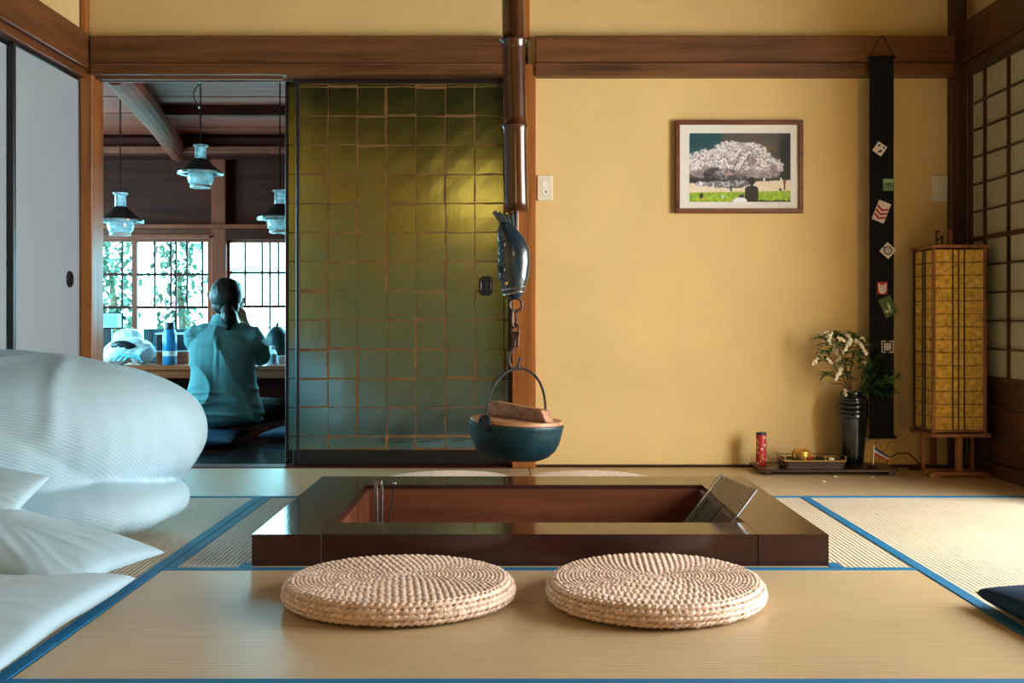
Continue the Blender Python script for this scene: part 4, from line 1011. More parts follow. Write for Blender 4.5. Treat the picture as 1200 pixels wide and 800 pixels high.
stems = [[VT, at(992, 440), at(985, 412, -.03), at(975, 398, -.05)], [VT, at(990, 445, -.02), at(975, 425, -.05), at(960, 421, -.06)], [VT, at(996, 440, .02), at(1000, 412, .03), at(1008, 402, .0)], [VT, at(990, 448), at(972, 440, -.03), at(966, 438, -.03)], [VT, at(994, 445, -.02), at(990, 420, -.06), at(988, 404, -.08)], [VT, at(988, 450, -.01), at(976, 449, -.04), at(972, 447, -.04)]]
for s_ in stems: obj('stem', add_sweep(BM(), [tuple(VT - Vector((0, 0, .05)))] + [tuple(p) for p in s_], [.003, .003, .0025, .002, .0012], 6), M['twig'], t, smooth=True)
def rosette(p, n_, l, nm, m_):
    q = BM()
    for k in range(n_):
        a_ = 2 * PI * k / n_ + rn.uniform(-.3, .3); d_ = Vector((math.cos(a_), math.sin(a_), rn.uniform(-.5, .6)))
        leaf_bm(q, p + rv(rn, .006), d_, l * rn.uniform(.75, 1.2), l * .19)
    o = obj(nm, q, m_, t); tag(o, kind='stuff'); return o
for (px_, py_) in ((963, 395), (970, 402), (978, 392), (985, 397), (992, 394), (1000, 393), (1008, 397), (1013, 408), (966, 412), (974, 412), (990, 407), (997, 412), (1004, 412), (966, 422), (993, 422), (1008, 418), (970, 439), (992, 440), (998, 462), (1008, 463), (990, 428), (1013, 426)):
    rosette(at(px_, py_, rn.uniform(-.07, .05)), 11, .050, 'leaf_rosette', M['leaf_dark'] if rn.random() < .6 else M['leaf'])
clusters = [(957, 392, 961, 391), (968, 390, 972, 402), (974, 391, 971, 399), (980, 402, 976, 412), (984, 404, 980, 414), (998, 398, 988, 413), (1002, 398, 1010, 405), (1008, 402, 1015, 415), (1010, 418, 1014, 425), (985, 418, 981, 423), (957, 421, 953, 427), (969, 421, 975, 425), (988, 426, 984, 434), (985, 434, 979, 445), (992, 393, 995, 395), (990, 457, 991, 463), (983, 395, 988, 399), (1009, 395, 1012, 398)]
for x0_, y0_, x1_, y1_ in clusters:
    dy = rn.uniform(-.08, .0); a_, b_ = at(x0_, y0_, dy), at(x1_, y1_, dy - .01); q = BM(); n_ = max(6, int((b_ - a_).length / .0028))
    for k in range(n_):
        f = k / (n_ - 1); p = a_ + (b_ - a_) * f + rv(rn, .0062 * (1 - .4 * f)); add_ball(q, p, (.0055, .0055, .0066), 6)
    tag(obj('blossom_cluster', q, M['blossom'], t, smooth='all'), kind='stuff')
t = thing('green_branch', 'leafy green sprig leaning right out of the black vase', 'branch', tuple(VT))
ends = [(1022, 428), (1032, 438), (1041, 446), (1020, 446), (1028, 455), (1038, 460), (1012, 455), (1016, 436), (1034, 428)]
for ex_, ey_ in ends:
    dy = rn.uniform(-.06, .04); e_ = at(ex_, ey_, dy); mid = (VT + e_) / 2 + Vector((.01, 0, .012))
    obj('stem', add_sweep(BM(), [tuple(VT - Vector((0, 0, .05))), tuple(VT), tuple(mid), tuple(e_)], [.0025, .0024, .0018, .001], 6), M['twig'], t, smooth=True)
    q = BM()
    for k in range(32):
        f = .45 + .55 * (k / 19); p = mid + (e_ - mid) * ((f - .45) / .55); d_ = (e_ - mid).normalized() + rv(rn, .9)
        leaf_bm(q, p, d_,   .038 * rn.uniform(.7, 1.2), .009)
    tag(obj('leaf_spray', q, M['leaf'] if ex_ % 2 else M['leaf_dark'], t), kind='stuff')
# little flag
t = thing('table_flag', 'tiny tricolour flag on a leaning gold tipped pole, right of the vase', 'flag', (X(1023, 4.70), 4.70, bz))
p0, p1 = Vector((X(1023, 4.7), 4.70, bz + .004)), Vector((X(1024.5, 4.7), 4.70, Z(521, 4.7)))
obj('pole', add_tube(BM(), p0, p1, .0022), M['matboard'], t, smooth=True)
obj('finial', add_ball(BM(), p1 + Vector((0, 0, .004)), .0068, 10), M['gold'], t, smooth='all')
obj('flag_base', add_lathe(BM(), [(.026, 0), (.027, .003), (.010, .006), (.004, .012)], (p0.x, p0.y, bz), 20), M['dark_plastic'], t, smooth=40)
for k, cc in enumerate((rgb(40, 52, 92), rgb(206, 204, 208), rgb(178, 44, 48))):
    q = BM(); n_ = 8; vv = []
    for i in range(n_ + 1):
        f = i / n_; x = p1.x + .001 + .062 * f; zt2 = p1.z - .008 - .012 * k - .040 * f * (1 - .12 * k)
        vv.append((q.verts.new((x, 4.70 + .006 * math.sin(5 * f), zt2)), q.verts.new((x, 4.70 + .006 * math.sin(5 * f + .4), zt2 - .0125 + .003 * f))))
    for i in range(n_): q.faces.new((vv[i][0], vv[i + 1][0], vv[i + 1][1], vv[i][1]))
    ex = bmesh.ops.extrude_face_region(q, geom=list(q.faces)); bmesh.ops.translate(q, verts=[e for e in ex['geom'] if isinstance(e, bmesh.types.BMVert)], vec=(0, .0008, 0))
    obj('flag_stripe', q, plain('flag_%d' % k, cc, .7, var=.03), t)
# fallen blossoms on the mat
for px_, py_, w_ in ((965, 565, 'nearest the camera'), (979, 559, 'in front of the wicker tray'), (1022.5, 560, 'in front of the small flag')):
    Y_ = CAM_H * 1280 / (py_ - 373); q = BM()
    for p in range(5):
        b_ = 2 * PI * p / 5; add_ball(q, (.0045 * math.cos(b_), .0045 * math.sin(b_), .003), (.0042, .0042, .0026), 6)
    o = obj('fallen_blossom', q, M['blossom'], None, smooth='all'); o.location = (X(px_, Y_), Y_, .001)
    tag(o, 'single fallen cream blossom on the tatami, ' + w_, 'blossom', 'fallen blossoms by the display board')

# ================================================================== BEDDING
def wrinkle(amp, seed, sc=(3, 3, 3), sharp=True):
    def f(co, n):
        a = nz(co.x * sc[0] + seed, co.y * sc[1], co.z * sc[2]); b = nz(co.x * sc[0] * 2.3, co.y * sc[1] * 2.3 + seed, co.z * sc[2] * 2.3)
        r = (1 - abs(b)) ** 4 if sharp else b
        return co + n * (amp * a + amp * 0.45 * r)
    return f
q = BM()
def superball(bm, c, r, e=2.6, seg=28):
    t_ = bmesh.new(); bmesh.ops.create_uvsphere(t_, u_segments=seg, v_segments=seg // 2, radius=1)
    for v in t_.verts:
        k = (abs(v.co.x) ** e + abs(v.co.y) ** e + abs(v.co.z) ** e) ** (-1 / e); v.co = Vector(c) + Vector((v.co.x * k * r[0], v.co.y * k * r[1], v.co.z * k * r[2]))
    merge(bm, t_)
superball(q, (-1.66, 3.53, .298), (.650, .44, .255), 2.3, 48)
superball(q, (-1.50, 3.36, .098), (.475, .33, .097), 2.5, 40)
superball(q, (-1.76, 3.44, .21), (.60, .415, .26), 2.3, 40)
def duv(co, n):
    # long soft folds sweeping over the front and down the right end
    a = nz(co.x * 1.7, co.y * 1.9, co.z * 1.8 + 4); s_ = co.z * 1.2 + co.x * 1.0
    fold = math.exp(-(3.2 * nz(s_ * 1.7 + .5 * a, co.y * 2.4, 3.3)) ** 2); fold2 = math.exp(-(5.5 * nz(co.x * 4.5 + co.z * 2, co.y * 2 - co.z * 3, 8.2)) ** 2)
    p = co + n * (.010 * a + .015 * (fold - .4) + .010 * (fold2 - .3)); p.z = max(p.z, .0012); p.x = max(p.x, -1.90); return p
bm = remeshed(q, .009, 3, duv)
M['duvet'] = ridged('white_striped_cotton', rgb(154, 187, 204), rgb(182, 212, 226), 'X', 0.0115, 0.75, 0.15, 0.001, spec=0.25, across='ZY')
o = obj('folded_duvet', bm, M['duvet'], None, smooth='all', origin=(-1.5, 3.4, 0)); tag(o, 'big folded white striped duvet piled by the white sliding doors', 'duvet')
def pillow(name, label, c, hx, hy, hz, rot, seed, cat='pillow', sag=0.0, pw=0.42, mat='cotton'):
    N = 64; b = BM(); top = {}; bot = {}
    R = Matrix.Rotation(rot[2], 3, 'Z') @ Matrix.Rotation(rot[1], 3, 'Y') @ Matrix.Rotation(rot[0], 3, 'X')
    for i in range(N + 1):
        for j in range(N + 1):
            u, v = -1 + 2 * i / N, -1 + 2 * j / N
            k = (max(0, 1 - u * u) * max(0, 1 - v * v)) ** pw
            pin = 1 - .10 * (1 - u * u) * v * v * 0 ; ex = u * (1 - .07 * (1 - v * v) * 0 - .06 * (1 - abs(v)) * abs(u)); ey = v * (1 - .06 * (1 - abs(u)) * abs(v))
            ang = math.atan2(v, u); rad = math.hypot(u, v)
            wr = (1 - abs(nz(ang * 3.2 + seed, rad * 1.1, seed))) ** 5 * min(1, rad * 1.1) * .13 + .13 * nz(u * 1.7 + seed, v * 1.7, 2)
            e = 1e-4
            for dct, sg in ((top, 1), (bot, -1)):
                z = sg * hz * (1 if sg > 0 or cat != 'pillow' else .3) * k * (1 + (wr * (1 if sg > 0 else .3)) * (1 if k > 0 else 0))
                if sg < 0 and k == 0: dct[i, j] = top[i, j]; continue
                p = R @ Vector((ex * hx, ey * hy, z)) + Vector(c); p.z = max(p.z, .0012 + (.0006 if sg > 0 else 0)); dct[i, j] = b.verts.new(p)
    for i in range(N):
        for j in range(N):
            b.faces.new((top[i, j], top[i + 1, j], top[i + 1, j + 1], top[i, j + 1])); f = (bot[i, j], bot[i, j + 1], bot[i + 1, j + 1], bot[i + 1, j])
            if len(set(f)) >= 3 and set(f) != {top[i, j], top[i + 1, j], top[i + 1, j + 1], top[i, j + 1]}: b.faces.new([x for n_, x in enumerate(f) if x not in f[:n_]])
    o = obj(name, b, M[mat], None, smooth='all', origin=(c[0], c[1], 0)); return tag(o, label, cat)
def U(px_, py_, Y_): return Vector((X(px_, Y_), Y_, Z(py_, Y_)))
pillow('pillow', 'white pillow with a pointed corner lying nearest the hearth', (-1.315, 2.755, .105), .375, .195, .062, (.05, .15, -.28), 3.0)
pillow('pillow', 'striped white pillow leaning on the duvet at the left picture edge', (-1.52, 2.915, .20), .25, .115, .042, (.65, .12, -.2), 9.0, mat='duvet')
pillow('folded_sheet', 'white folded bed sheet under the pillow along the mat edge', (-1.34, 2.26, .045), .435, .36, .043, (0, 0, -.01), 5.0, 'sheet', pw=.30)
# blue floor cushion, lower right
def zabuton(name, label, c, hx, hy, hz, rz, seed, mat='navy', group=None):
    o = pillow(name, label, c, hx, hy, hz, (0, 0, rz), seed, 'floor cushion', pw=.3, mat=mat)
    if group: o['group'] = group
    return o
zabuton('floor_cushion', 'dark blue floor cushion at the lower right picture edge', (1.402, 2.25, .032), .31, .31, .043, .07, 4.0)

# ================================================================== FAR ROOM FURNITURE
cz = Z(428.5, 6.75)
t = thing('low_counter', 'long low wooden counter under the far windows', 'counter', (-2.0, 7.0, -.02))
obj('counter_top', bx(-3.3, -0.6, 6.75, 7.36, cz - .028, cz, .004), M['counter'], t)
obj('front_apron', bx(-3.3, -0.6, 6.765, 6.80, cz - .078, cz - .028, .003), M['counter'], t)
for x in (-3.2, -0.75): obj('leg', bx(x, x + .06, 6.85, 7.3, -.02, cz - .028, .003), M['darkwood'], t)
obj('back_board', bx(-3.14, -0.81, 7.26, 7.30, -.02, cz - .028), M['darkwood'], t)
t = thing('wooden_step', 'pale edged wooden plank on the far floor behind the floor cushions', 'plank', (-1.4, 6.6, -.02))
obj('plank', bx(-2.05, -1.0, 6.50, 6.62, -.02, .012, .003), M['farpost'], t)
def ground(o): return o
zabuton('floor_cushion', 'teal blue floor cushion under the seated person', (-1.80, 5.98, .015), .30, .30, .034, .05, 2.0)
zabuton('floor_cushion', 'dark floor cushion in the far room right of the seated person', (-1.17, 6.25, .016), .22, .22, .035, -.1, 6.0)
# hanging glass lamps
def lamp(x, y, zb_, label, loop=False):
    t = thing('hanging_lamp', label, 'lamp', (x, y, zb_), 'hanging oil lamp style lights in the far room')
    k = y / 1280; L_ = lambda *a: [(r * k, z * k) for r, z in a]; o3 = (x, y, zb_)
    obj('glass_globe', add_lathe(BM(), L_((11, 3), (14, 6), (15.5, 12), (13.5, 22), (12.5, 24)), o3, 28, capb=False, capt=False), M['lampglass'], t, smooth=50)
    obj('globe_ring', add_lathe(BM(), L_((9, 0), (12, 0), (12.4, 1.5), (12, 3), (9.2, 3), (9, 0)), o3, 28, capb=False, capt=False), M['white_plastic'], t, smooth=30)
    obj('shade', add_lathe(BM(), L_((25, 17), (25.6, 17.6), (18, 24), (11, 30), (7, 34), (6.6, 33.4), (10.4, 29.2), (17.2, 23.2), (24.6, 16.8)), o3, 36, capb=False, capt=False), M['iron'], t, smooth=40)
    obj('shade_rim', add_lathe(BM(), L_((23, 15), (26.4, 15.5), (26.8, 18), (25.2, 18.8), (22.8, 16.4)), o3, 36, capb=False, capt=False), M['lampglass'], t, smooth=40)
    obj('chimney', add_lathe(BM(), L_((6.6, 33), (6.4, 44), (6.2, 47), (8.6, 49), (8.6, 50)), o3, 24, capb=False, capt=False), M['lampglass'], t, smooth=40)
    for s_ in (-1, 1): obj('chimney_bar', bx(x + s_ * 4 * k - .003, x + s_ * 4 * k + .003, y - .003, y + .003, zb_ + 22 * k, zb_ + 48 * k), M['iron'], t)
    obj('burner', add_lathe(BM(), L_((2, 20), (5, 21), (5, 30), (2, 33)), o3, 16), M['iron'], t, smooth=30)
    obj('bulb', add_lathe(BM(), L_((1.5, 8), (4.5, 11), (4.5, 16), (2, 20)), o3, 16), M['white_plastic'], t, smooth=50)
    obj('cord', add_tube(BM(), (x, y, zb_ + 48 * k), (x, y, 1.868), .004, n=6), M['cord'], t, smooth=True)
    if loop:
        obj('cord_loop', add_sweep(BM(), [(x - .032 * math.sin(PI * q / 12), y - .006, zb_ + .40 + .125 * q / 12) for q in range(13)], .003, 6), M['cord'], t, smooth=True)
        for zz_ in (.40, .525): obj('cord_clip', add_ball(BM(), (x - .004, y - .006, zb_ + zz_), .007, 8), M['white_plastic'], t, smooth='all')
lamp(X(235, 5.45), 5.45, Z(220, 5.45), 'hanging glass lamp with dark shade, highest, above the person', True)
lamp(X(141, 5.45), 5.45, Z(276, 5.45), 'hanging glass lamp with dark shade beside the corner post')
lamp(X(328, 5.45), 5.45, Z(273, 5.45), 'hanging glass lamp half hidden by the gold door edge')
# bottle
Yb = 6.9; s_ = Yb / 1280; bx_, bz_ = X(199, Yb), cz
t = thing('water_bottle', 'blue water bottle with dark cap standing on the far counter', 'bottle', (bx_, Yb, bz_))
zs = lambda py: Z(py, Yb) - bz_
obj('bottle_body', add_lathe(BM(), [(.004, 0), (.040, .001), (.044, .006), (.044, zs(396)), (.042, zs(390)), (.030, zs(386))], (bx_, Yb, bz_), 28), plain('blue_plastic', rgb(30, 130, 190), .2, coat=.4), t, smooth=50)
obj('bottle_cap', add_lathe(BM(), [(.028, zs(386.2)), (.030, zs(385)), (.030, zs(379)), (.027, zs(377.5)), (.004, zs(377.5))], (bx_, Yb, bz_), 24), M['dark_plastic'], t, smooth=40)
obj('label_band', add_lathe(BM(), [(.0444, zs(417)), (.0446, zs(416)), (.0446, zs(412)), (.0444, zs(411))], (bx_, Yb, bz_), 28, capb=False, capt=False), M['white_plastic'], t, smooth=40)
# black box on the counter
t = thing('storage_box', 'dark box with pale edge on a wooden base behind the bottle', 'box', (X(194, 7.1), 7.1, cz))
zc = lambda py, Y_: Z(py, Y_)
obj('box_base', bx(X(183, 7.05), X(219, 7.05), 7.05, 7.22, cz, Z(411, 7.05), .003), M['counter'], t)
obj('box_body', bx(X(183, 7.05), X(219, 7.05), 7.05, 7.22, Z(411, 7.05) , Z(392, 7.05), .004), M['dark_plastic'], t)
obj('box_lip', bx(X(182, 7.05), X(220, 7.05), 7.04, 7.225, Z(412, 7.05), Z(410.5, 7.05), .001), M['white_plastic'], t)
obj('box_lid', bx(X(182, 7.05), X(220, 7.05), 7.04, 7.225, Z(392, 7.05), Z(390, 7.05), .002), M['white_plastic'], t)
t = thing('blue_case', 'dark teal flat case standing against the far window', 'case', (X(178, 7.3), 7.27, cz))
obj('case_body', bx(X(168, 7.25), X(222, 7.25), 7.24, 7.29, cz, Z(385, 7.25), .006), plain('teal_case', rgb(24, 66, 82), .4), t)
obj('case_strap', bx(X(176, 7.25), X(179, 7.25), 7.236, 7.2395, cz + .02, Z(386, 7.25), .0008), M['dark_plastic'], t)
# rice cooker like white bag bundle
def blob(name, label, cat, parts, m_, voxel=.008, amp=.008, seed=1.0, base=None):
    q = BM()
    for c_, r_ in parts: add_ball(q, c_, r_, 18)
    bm = remeshed(q, voxel, 5, wrinkle(amp, seed, (11, 11, 11)))
    for v in bm.verts: v.co.z = max(v.co.z, cz + .001)
    t = thing(name, label, cat, base); return t, obj('bundle' if cat == 'bag' else 'body', bm, m_, t, smooth='all')
Yg = 6.90
t, o = blob('plastic_bag', 'crumpled white plastic bag with dark things inside on the far counter', 'bag', [(U(152, 409, Yg), (.155, .10, .075)), (U(166, 413, Yg), (.09, .09, .07)), (U(140, 418, Yg), (.10, .08, .05)), (U(150, 396, Yg + .06), (.09, .07, .06))], M['white_plastic'], base=(X(152, Yg), Yg, cz), amp=.012)
obj('bag_contents', remeshed(add_ball(add_ball(BM(), U(143, 404.5, Yg - .075), (.075, .03, .033), 16), U(150, 406, Yg - .07), (.06, .035, .026), 16), .008, 4), M['dark_plastic'], t, smooth='all')
q = BM()
for k in range(3): add_sweep(q, [U(133 + 6 * k, 423, Yg - .12), U(140 + 5 * k, 416 + k, Yg - .12), U(158 + 3 * k, 417, Yg - .12), U(168 - k, 424, Yg - .115)], [.006, .011, .010, .006], 8)
obj('bag_strap', q, plain('pale_blue_cloth', rgb(120, 196, 214), .7), t, smooth=True)
# small screen on a stand, cut by the post
Ys = 7.1
t = thing('small_monitor', 'small pale screen on a dark stand beside the far corner post', 'monitor', (X(128, Ys), Ys, cz))
obj('monitor_frame', bx(X(106, Ys), X(144, Ys), Ys, Ys + .03, Z(385, Ys), Z(366, Ys), .004), M['dark_plastic'], t)
obj('screen', bx(X(108, Ys), X(142.5, Ys), Ys - .003, Ys + .001, Z(383.5, Ys), Z(367.5, Ys)), M['white_plastic'], t)
obj('inner_window', bx(X(108, Ys), X(137, Ys), Ys - .0045, Ys - .0028, Z(382.5, Ys), Z(368.5, Ys)), plain('pale_teal_screen', rgb(140, 206, 212), .4), t)
obj('stand', bx(X(119, Ys), X(130, Ys), Ys + .005, Ys + .025, cz + .012, Z(385, Ys), .003), M['dark_plastic'], t)
obj('stand_foot', bx(X(110, Ys), X(135, Ys), Ys - .03, Ys + .05, cz, cz + .012, .003), M['dark_plastic'], t)
obj('side_knob', add_tube(BM(), (X(144, Ys), Ys + .015, Z(372, Ys)), (X(147.5, Ys), Ys + .015, Z(372, Ys)), .012), M['dark_plastic'], t)
# right end of the counter
Yr = 6.9
t = thing('spice_bottle', 'small clear bottle with blue label, right of the person', 'bottle', (X(319, Yr), Yr, cz))
obj('bottle_body', add_lathe(BM(), [(.004, 0), (.026, .001), (.028, .006), (.028, .075), (.018, .092), (.014, .10)], (X(319, Yr), Yr, cz), 24), M['lampglass'], t, smooth=50)
obj('label_band', add_lathe(BM(), [(.0284, .012), (.0286, .014), (.0286, .066), (.0284, .068)], (X(319, Yr), Yr, cz), 24, capb=False, capt=False), plain('blue_white_label', rgb(130, 178, 210), .5, var=.25, scale=120), t, smooth=50)
obj('bottle_cap', add_lathe(BM(), [(.015, .10), (.016, .102), (.016, .120), (.004, .121)], (X(319, Yr), Yr, cz), 20), M['white_plastic'], t, smooth=40)
Yk = 7.12
kc = (X(325, Yk), Yk, cz)
t = thing('dark_kettle', 'rounded dark kettle with a thin raised handle at the right end', 'kettle', kc)
kz = lambda py: Z(py, Yk) - cz
obj('kettle_body', add_lathe(BM(), [(.004, 0), (.05, .001), (.066, .02), (.076, kz(402)), (.072, kz(393)), (.05, kz(386)), (.02, kz(383)), (.004, kz(382.6))], kc, 32), M['potiron'], t, smooth=50)
obj('kettle_lid', add_lathe(BM(), [(.044, kz(385.4)), (.03, kz(382.5)), (.008, kz(381.4)), (.01, kz(379.5)), (.004, kz(378.5))], kc, 24), M['iron'], t, smooth=50)
obj('kettle_handle', add_sweep(BM(), [(kc[0] - .078 * math.cos(PI * k / 14), kc[1] - .02, cz + kz(396) + .10 * math.sin(PI * k / 14)) for k in range(15)], .004, 6), M['white_plastic'], t, smooth=True)
obj('spout', add_sweep(BM(), [(kc[0] + .06, Yk - .02, cz + .06), (kc[0] + .10, Yk - .03, cz + .09), (kc[0] + .115, Yk - .03, cz + .13)], [.016, .012, .008], 10), M['potiron'], t, smooth=True)
for px_, w_ in ((329, 'small white cup in front of the dark kettle'),):
    c_ = (X(px_, 6.97), 6.97, cz); t = thing('tea_cup', w_, 'cup', c_)
    obj('cup_body', add_lathe(BM(), [(.004, 0), (.018, .001), (.020, .006), (.030, .03), (.033, .055), (.031, .055), (.028, .03), (.016, .008), (.004, .007)], c_, 24), M['white_plastic'], t, smooth=50)

# ================================================================== SEATED PERSON (seen from behind)
PY = 6.28
def S(px_, py_, dy=0.0): return Vector((X(px_, PY + dy), PY + dy, Z(py_, PY + dy)))
t = thing('person', 'person in a loose teal shirt sitting with their back to us at the far counter', 'person', (X(262, PY), PY, .048))
x_ = X(262, PY)
b = BM()
add_ball(b, (x_, PY, .135), (.165, .125, .10), 20)                 # pelvis
add_capsule(b, (x_, PY, .15), (x_, PY - .005, .36), .120, .125)
add_capsule(b, (x_ - .035, PY, .44), (x_ + .035, PY, .44), .115, .115)
add_capsule(b, (x_ - .11, PY + .01, .56), (x_ + .11, PY + .01, .56), .058, .058)
add_capsule(b, (x_, PY + .0, .58), (x_ + .004, PY + .03, .70), .055, .052)      # neck
hc = Vector((S(264, 349).x, PY + .05, Z(349, PY)))
add_ball(b, hc, (.074, .092, .105), 22)                            # skull
add_ball(b, hc + Vector((.002, .030, -.045)), (.058, .062, .072), 18)   # jaw
add_capsule(b, hc + Vector((.004, .088, -.005)), hc + Vector((.005, .108, -.035)), .010, .014, 8)   # nose
add_capsule(b, hc + Vector((-.018, .088, -.068)), hc + Vector((.026, .088, -.068)), .008, .008, 8)  # lips
for s_ in (-1, 1):
    add_ball(b, hc + Vector((s_ * .076, .005, -.02)), (.010, .020, .030), 10)      # ears
    add_ball(b, hc + Vector((s_ * .030, .080, .012)), (.016, .012, .011), 10)      # brows and eyes
# arms: left forearm lies on the counter, right elbow on the counter with the hand at the cheek
ls, le, lw = Vector((x_ - .150, PY + .01, .545)), Vector((S(219, 415).x + .035, PY + .20, cz + .085)), Vector((S(238, 424).x, PY + .52, cz + .045))
rs, re_, rw = Vector((x_ + .150, PY + .01, .545)), Vector((S(297, 420).x, PY + .16, cz + .075)), hc + Vector((.060, .135, -.135))
for a_, e_, w_ in ((ls, le, lw), (rs, re_, rw)):
    add_capsule(b, a_, e_, .050, .040); add_capsule(b, e_, w_, .040, .026)
def hand(w, fwd, side, curl):
    fwd = fwd.normalized(); side = side.normalized(); nrm = fwd.cross(side)
    add_capsule(b, w, w + fwd * .05, .026, .030, 10)
    for k, ln_ in enumerate((.070, .078, .072, .058)):
        p0_ = w + fwd * .070 + side * (-.030 + .020 * k); p1_ = p0_ + fwd * ln_ * .5 - nrm * curl * .3 * ln_; p2_ = p1_ + fwd * ln_ * .5 * (1 - curl * .5) - nrm * curl * .8 * ln_
        add_capsule(b, w + fwd * .03 + side * (-.020 + .013 * k), p0_, .011, .0095, 8); add_capsule(b, p0_, p1_, .0095, .0088, 8); add_capsule(b, p1_, p2_, .0088, .0072, 8)
    q0 = w + fwd * .02 - side * .026; q1 = q0 + fwd * .030 - side * .028; add_capsule(b, q0, q1, .013, .0105, 8); add_capsule(b, q1, q1 + fwd * .030 - side * .004, .0105, .008, 8)
hand(lw, Vector((.5, .8, -.12)), Vector((.85, -.5, 0)), .35)
hand(rw, Vector((-.25, -.15, 1.0)), Vector((0.15, .95, .2)), .45)
# folded legs under the counter
for s_ in (-1, 1):
    kn = Vector((x_ + s_ * .25, PY + .36, .115)); an = Vector((x_ - s_ * .06, PY + .30, .075))
    add_capsule(b, (x_ + s_ * .09, PY + .02, .13), kn, .085, .062); add_capsule(b, kn, an, .058, .040); add_capsule(b, an, an + Vector((-s_ * .13, .03, -.012)), .036, .026)
body = obj('body', remeshed(b, .0055, 5), M['skin'], t, smooth='all')
# shirt
b = BM()
NS = 28; rings = []
lev = [(.060, .158, .115, 0), (.085, .215, .150, -.01), (.12, .232, .165, -.012), (.17, .225, .160, -.010), (.23, .205, .148, -.004), (.30, .190, .142, 0), (.38, .186, .142, .0), (.46, .192, .140, .003), (.53, .196, .128, .008), (.575, .176, .108, .012), (.612, .132, .085, .018), (.640, .085, .070, .022), (.660, .062, .060, .025)]
sk = [0.012, .004, 0, 0, 0, -.002, -.003, -.003, -.002, 0, 0, 0, 0]
for (z, rx_, ry_, oy), dx in zip(lev, sk):
    rings.append([b.verts.new((x_ + dx + rx_ * math.copysign(abs(math.cos(2 * PI * k / NS)) ** .85, math.cos(2 * PI * k / NS)), PY + oy + ry_ * math.sin(2 * PI * k / NS), z)) for k in range(NS)])
for A, B in zip(rings, rings[1:]):
    for k in range(NS): b.faces.new((A[k], A[(k + 1) % NS], B[(k + 1) % NS], B[k]))
b.faces.new(rings[0][::-1]); b.faces.new(rings[-1])
add_capsule(b, ls + Vector((.05, 0, .015)), ls, .085, .080); add_capsule(b, rs - Vector((.05, 0, -.015)), rs, .085, .080)
add_capsule(b, ls, le, .080, .064); add_capsule(b, le, le + (lw - le) * .72, .064, .050)
add_capsule(b, rs, re_, .080, .064); add_capsule(b, re_, re_ + (rw - re_) * .55, .064, .050)
def shirt(co, n):
    z, dx = co.z, co.x - x_
    back = co.y < PY
    f = 0
    if z < .62:
        f += .012 * nz(dx * 4, z * 9, 2.2 + co.y * 3) + .018 * ((1 - abs(nz(dx * 7 + z * 3, z * 4.0, 5.5))) ** 5 - .3)
        if back: f += .004 * (math.exp(-((dx + .004) / .010) ** 2) * sm(.30, .50, z) * sm(.565, .54, z)) - .003 * (math.exp(-((dx - .012) / .006) ** 2) + math.exp(-((dx + .022) / .006) ** 2)) * sm(.2, .50, z) * sm(.565, .54, z)   # box pleat
        f += .016 * ((1 - abs(nz(dx * 2 + 3, z * 16 + dx * dx * 18, 1.1))) ** 6 - .2) * sm(.34, .2, z)    # folds gathered at the waist
    if back and abs(z - .565 + .25 * dx * dx) < .006: f -= .004                   # yoke seam
    return co + n * f
sb = remeshed(b, .0065, 4, shirt)
sh = obj('shirt', sb, M['shirt'], t, smooth='all')
cl_ = BM(); vv = []
for k in range(25):
    a_ = -PI * .5 + PI * 2 * (k / 24 - .5) * .92; r_ = 1.0
    c0 = Vector((x_ + .066 * math.cos(a_), PY + .024 + .062 * math.sin(a_), .645)); c1 = Vector((x_ + .060 * math.cos(a_), PY + .026 + .058 * math.sin(a_), .690)); c2 = Vector((x_ + .078 * math.cos(a_), PY + .022 + .074 * math.sin(a_), .648))
    vv.append([cl_.verts.new(p) for p in (c0, c1, c2)])
for k in range(24):
    for j in range(2): cl_.faces.new((vv[k][j], vv[k + 1][j], vv[k + 1][j + 1], vv[k][j + 1]))
ex = bmesh.ops.extrude_face_region(cl_, geom=list(cl_.faces)); 
for e in ex['geom']:
    if isinstance(e, bmesh.types.BMVert): e.co += Vector((e.co.x - x_, e.co.y - PY - .024, 0)).normalized() * .003
obj('collar', cl_, M['shirt'], sh, smooth=50)
# trousers
b = BM()
add_ball(b, (x_ + .006, PY, .115), (.215, .145, .066), 20)
for s_ in (-1, 1):
    kn = Vector((x_ + s_ * .25, PY + .36, .115)); an = Vector((x_ - s_ * .05, PY + .30, .08))
    add_capsule(b, (x_ + s_ * .09, PY + .02, .125), kn, .094, .070); add_capsule(b, kn, an, .066, .050)
tb = remeshed(b, .009, 4)
for v in tb.verts: v.co.z = max(v.co.z, .046)
obj('trousers', tb, M['trousers'], t, smooth='all')
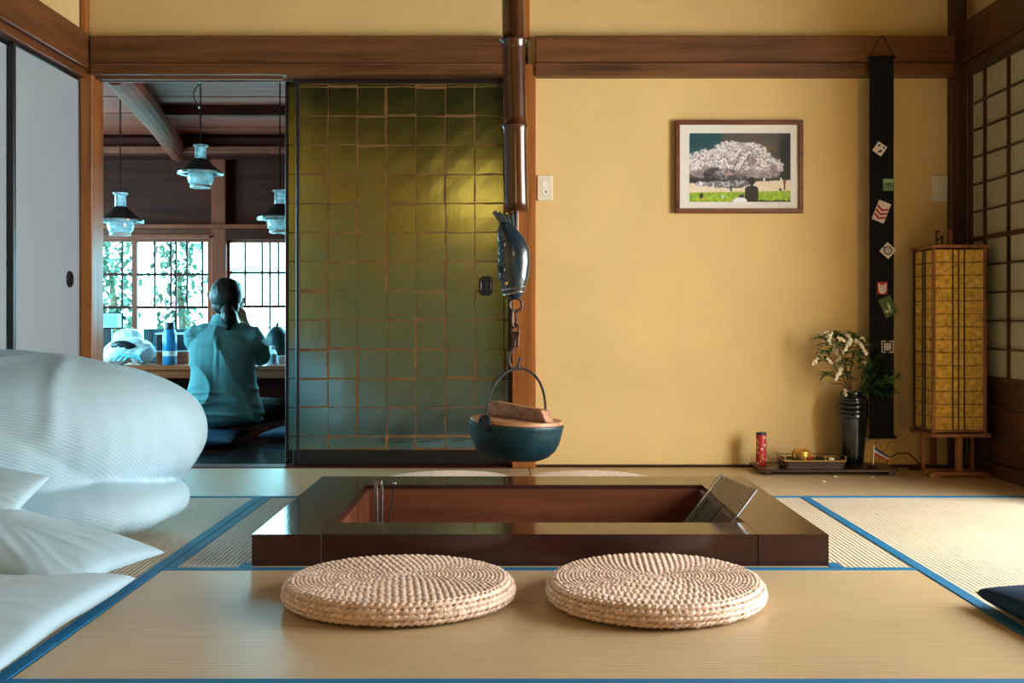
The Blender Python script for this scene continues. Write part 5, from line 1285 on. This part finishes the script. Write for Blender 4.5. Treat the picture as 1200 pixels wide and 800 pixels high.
# hair: gathered low into a short ponytail
b = BM()
add_ball(b, hc + Vector((-.002, -.020, .012)), (.092, .098, .106), 22); add_ball(b, hc + Vector((0, .02, .045)), (.083, .085, .072), 18)
add_ball(b, hc + Vector((.0, -.04, -.045)), (.078, .062, .062), 18)
hair = obj('hair', remeshed(b, .006, 4, wrinkle(.004, 3.0, (22, 8, 6))), M['hair'], t, smooth='all')
b = BM(); pt = hc + Vector((.02, -.085, -.065))
add_capsule(b, pt, pt + Vector((.018, -.026, -.045)), .034, .050); add_capsule(b, pt + Vector((.018, -.026, -.045)), pt + Vector((.012, -.030, -.100)), .050, .022); add_capsule(b, pt + Vector((.03, -.02, -.03)), pt + Vector((.045, -.02, -.07)), .022, .01)
obj('ponytail', remeshed(b, .005, 3, wrinkle(.004, 1.0, (30, 30, 8))), M['hair'], hair, smooth='all')
obj('hair_tie', add_sweep(BM(), [pt + Vector((.031 * math.cos(2 * PI * k / 18), -.004 + .012 * math.sin(2 * PI * k / 18), .031 * math.sin(2 * PI * k / 18))) for k in range(18)], .006, 8, closed=True), M['white_plastic'], hair, smooth=True)

# ================================================================== GARDEN TREES beyond the far windows
rn = random.Random(33)
M['garden_leaf'] = plain('garden_leaf', rgb(54, 76, 56), .6, var=.45, scale=2)
def tree(x, y, h_, r_, n_, label):
    t = thing('garden_tree', label, 'tree', (x, y, -.4), 'garden shrubs outside the far windows')
    obj('trunk', add_sweep(BM(), [(x, y, -.45), (x + .05, y, h_ * .3), (x - .03, y + .05, h_ * .7)], [.06, .05, .02], 8), M['twig'], t, smooth=True)
    q = BM()
    for k in range(n_):
        d_ = rv(rn).normalized() * (rn.random() ** .4); p = Vector((x + d_.x * r_, y + d_.y * r_ * .8, h_ * .62 + d_.z * h_ * .55)); leaf_bm(q, p, rv(rn) + Vector((0, 0, -.4)), .085 * rn.uniform(.6, 1.3), .026)
    tag(obj('foliage', q, M['garden_leaf'], t), kind='stuff')
tree(-3.52, 9.6, 1.50, .26, 620, 'sparse green garden shrub farthest left outside the far window')
tree(-3.02, 9.9, 1.55, .27, 560, 'sparse green garden shrub with a pale gap, second from the left outside')

# ================================================================== unseen lamp added behind the camera for warm fill and a gold leaf reflection
t = thing('added_fill_lamp', 'unseen wide paper lamp added behind the camera for warm fill light', 'lamp', (-.22, -.75, 2.5))
obj('lamp_frame', bx(-.60, .34, -.83, -.67, 1.985, 2.0, .003), M['lantern'], t)
obj('lamp_diffuser', bx(-.58, .32, -.82, -.68, 1.735, 1.985, .01), emit('warm_diffuser', (1.0, 0.74, 0.40, 1), 7.5), t)
obj('lamp_rod', add_tube(BM(), (-.13, -.75, 2.0), (-.13, -.75, 2.5), .008), M['iron'], t)
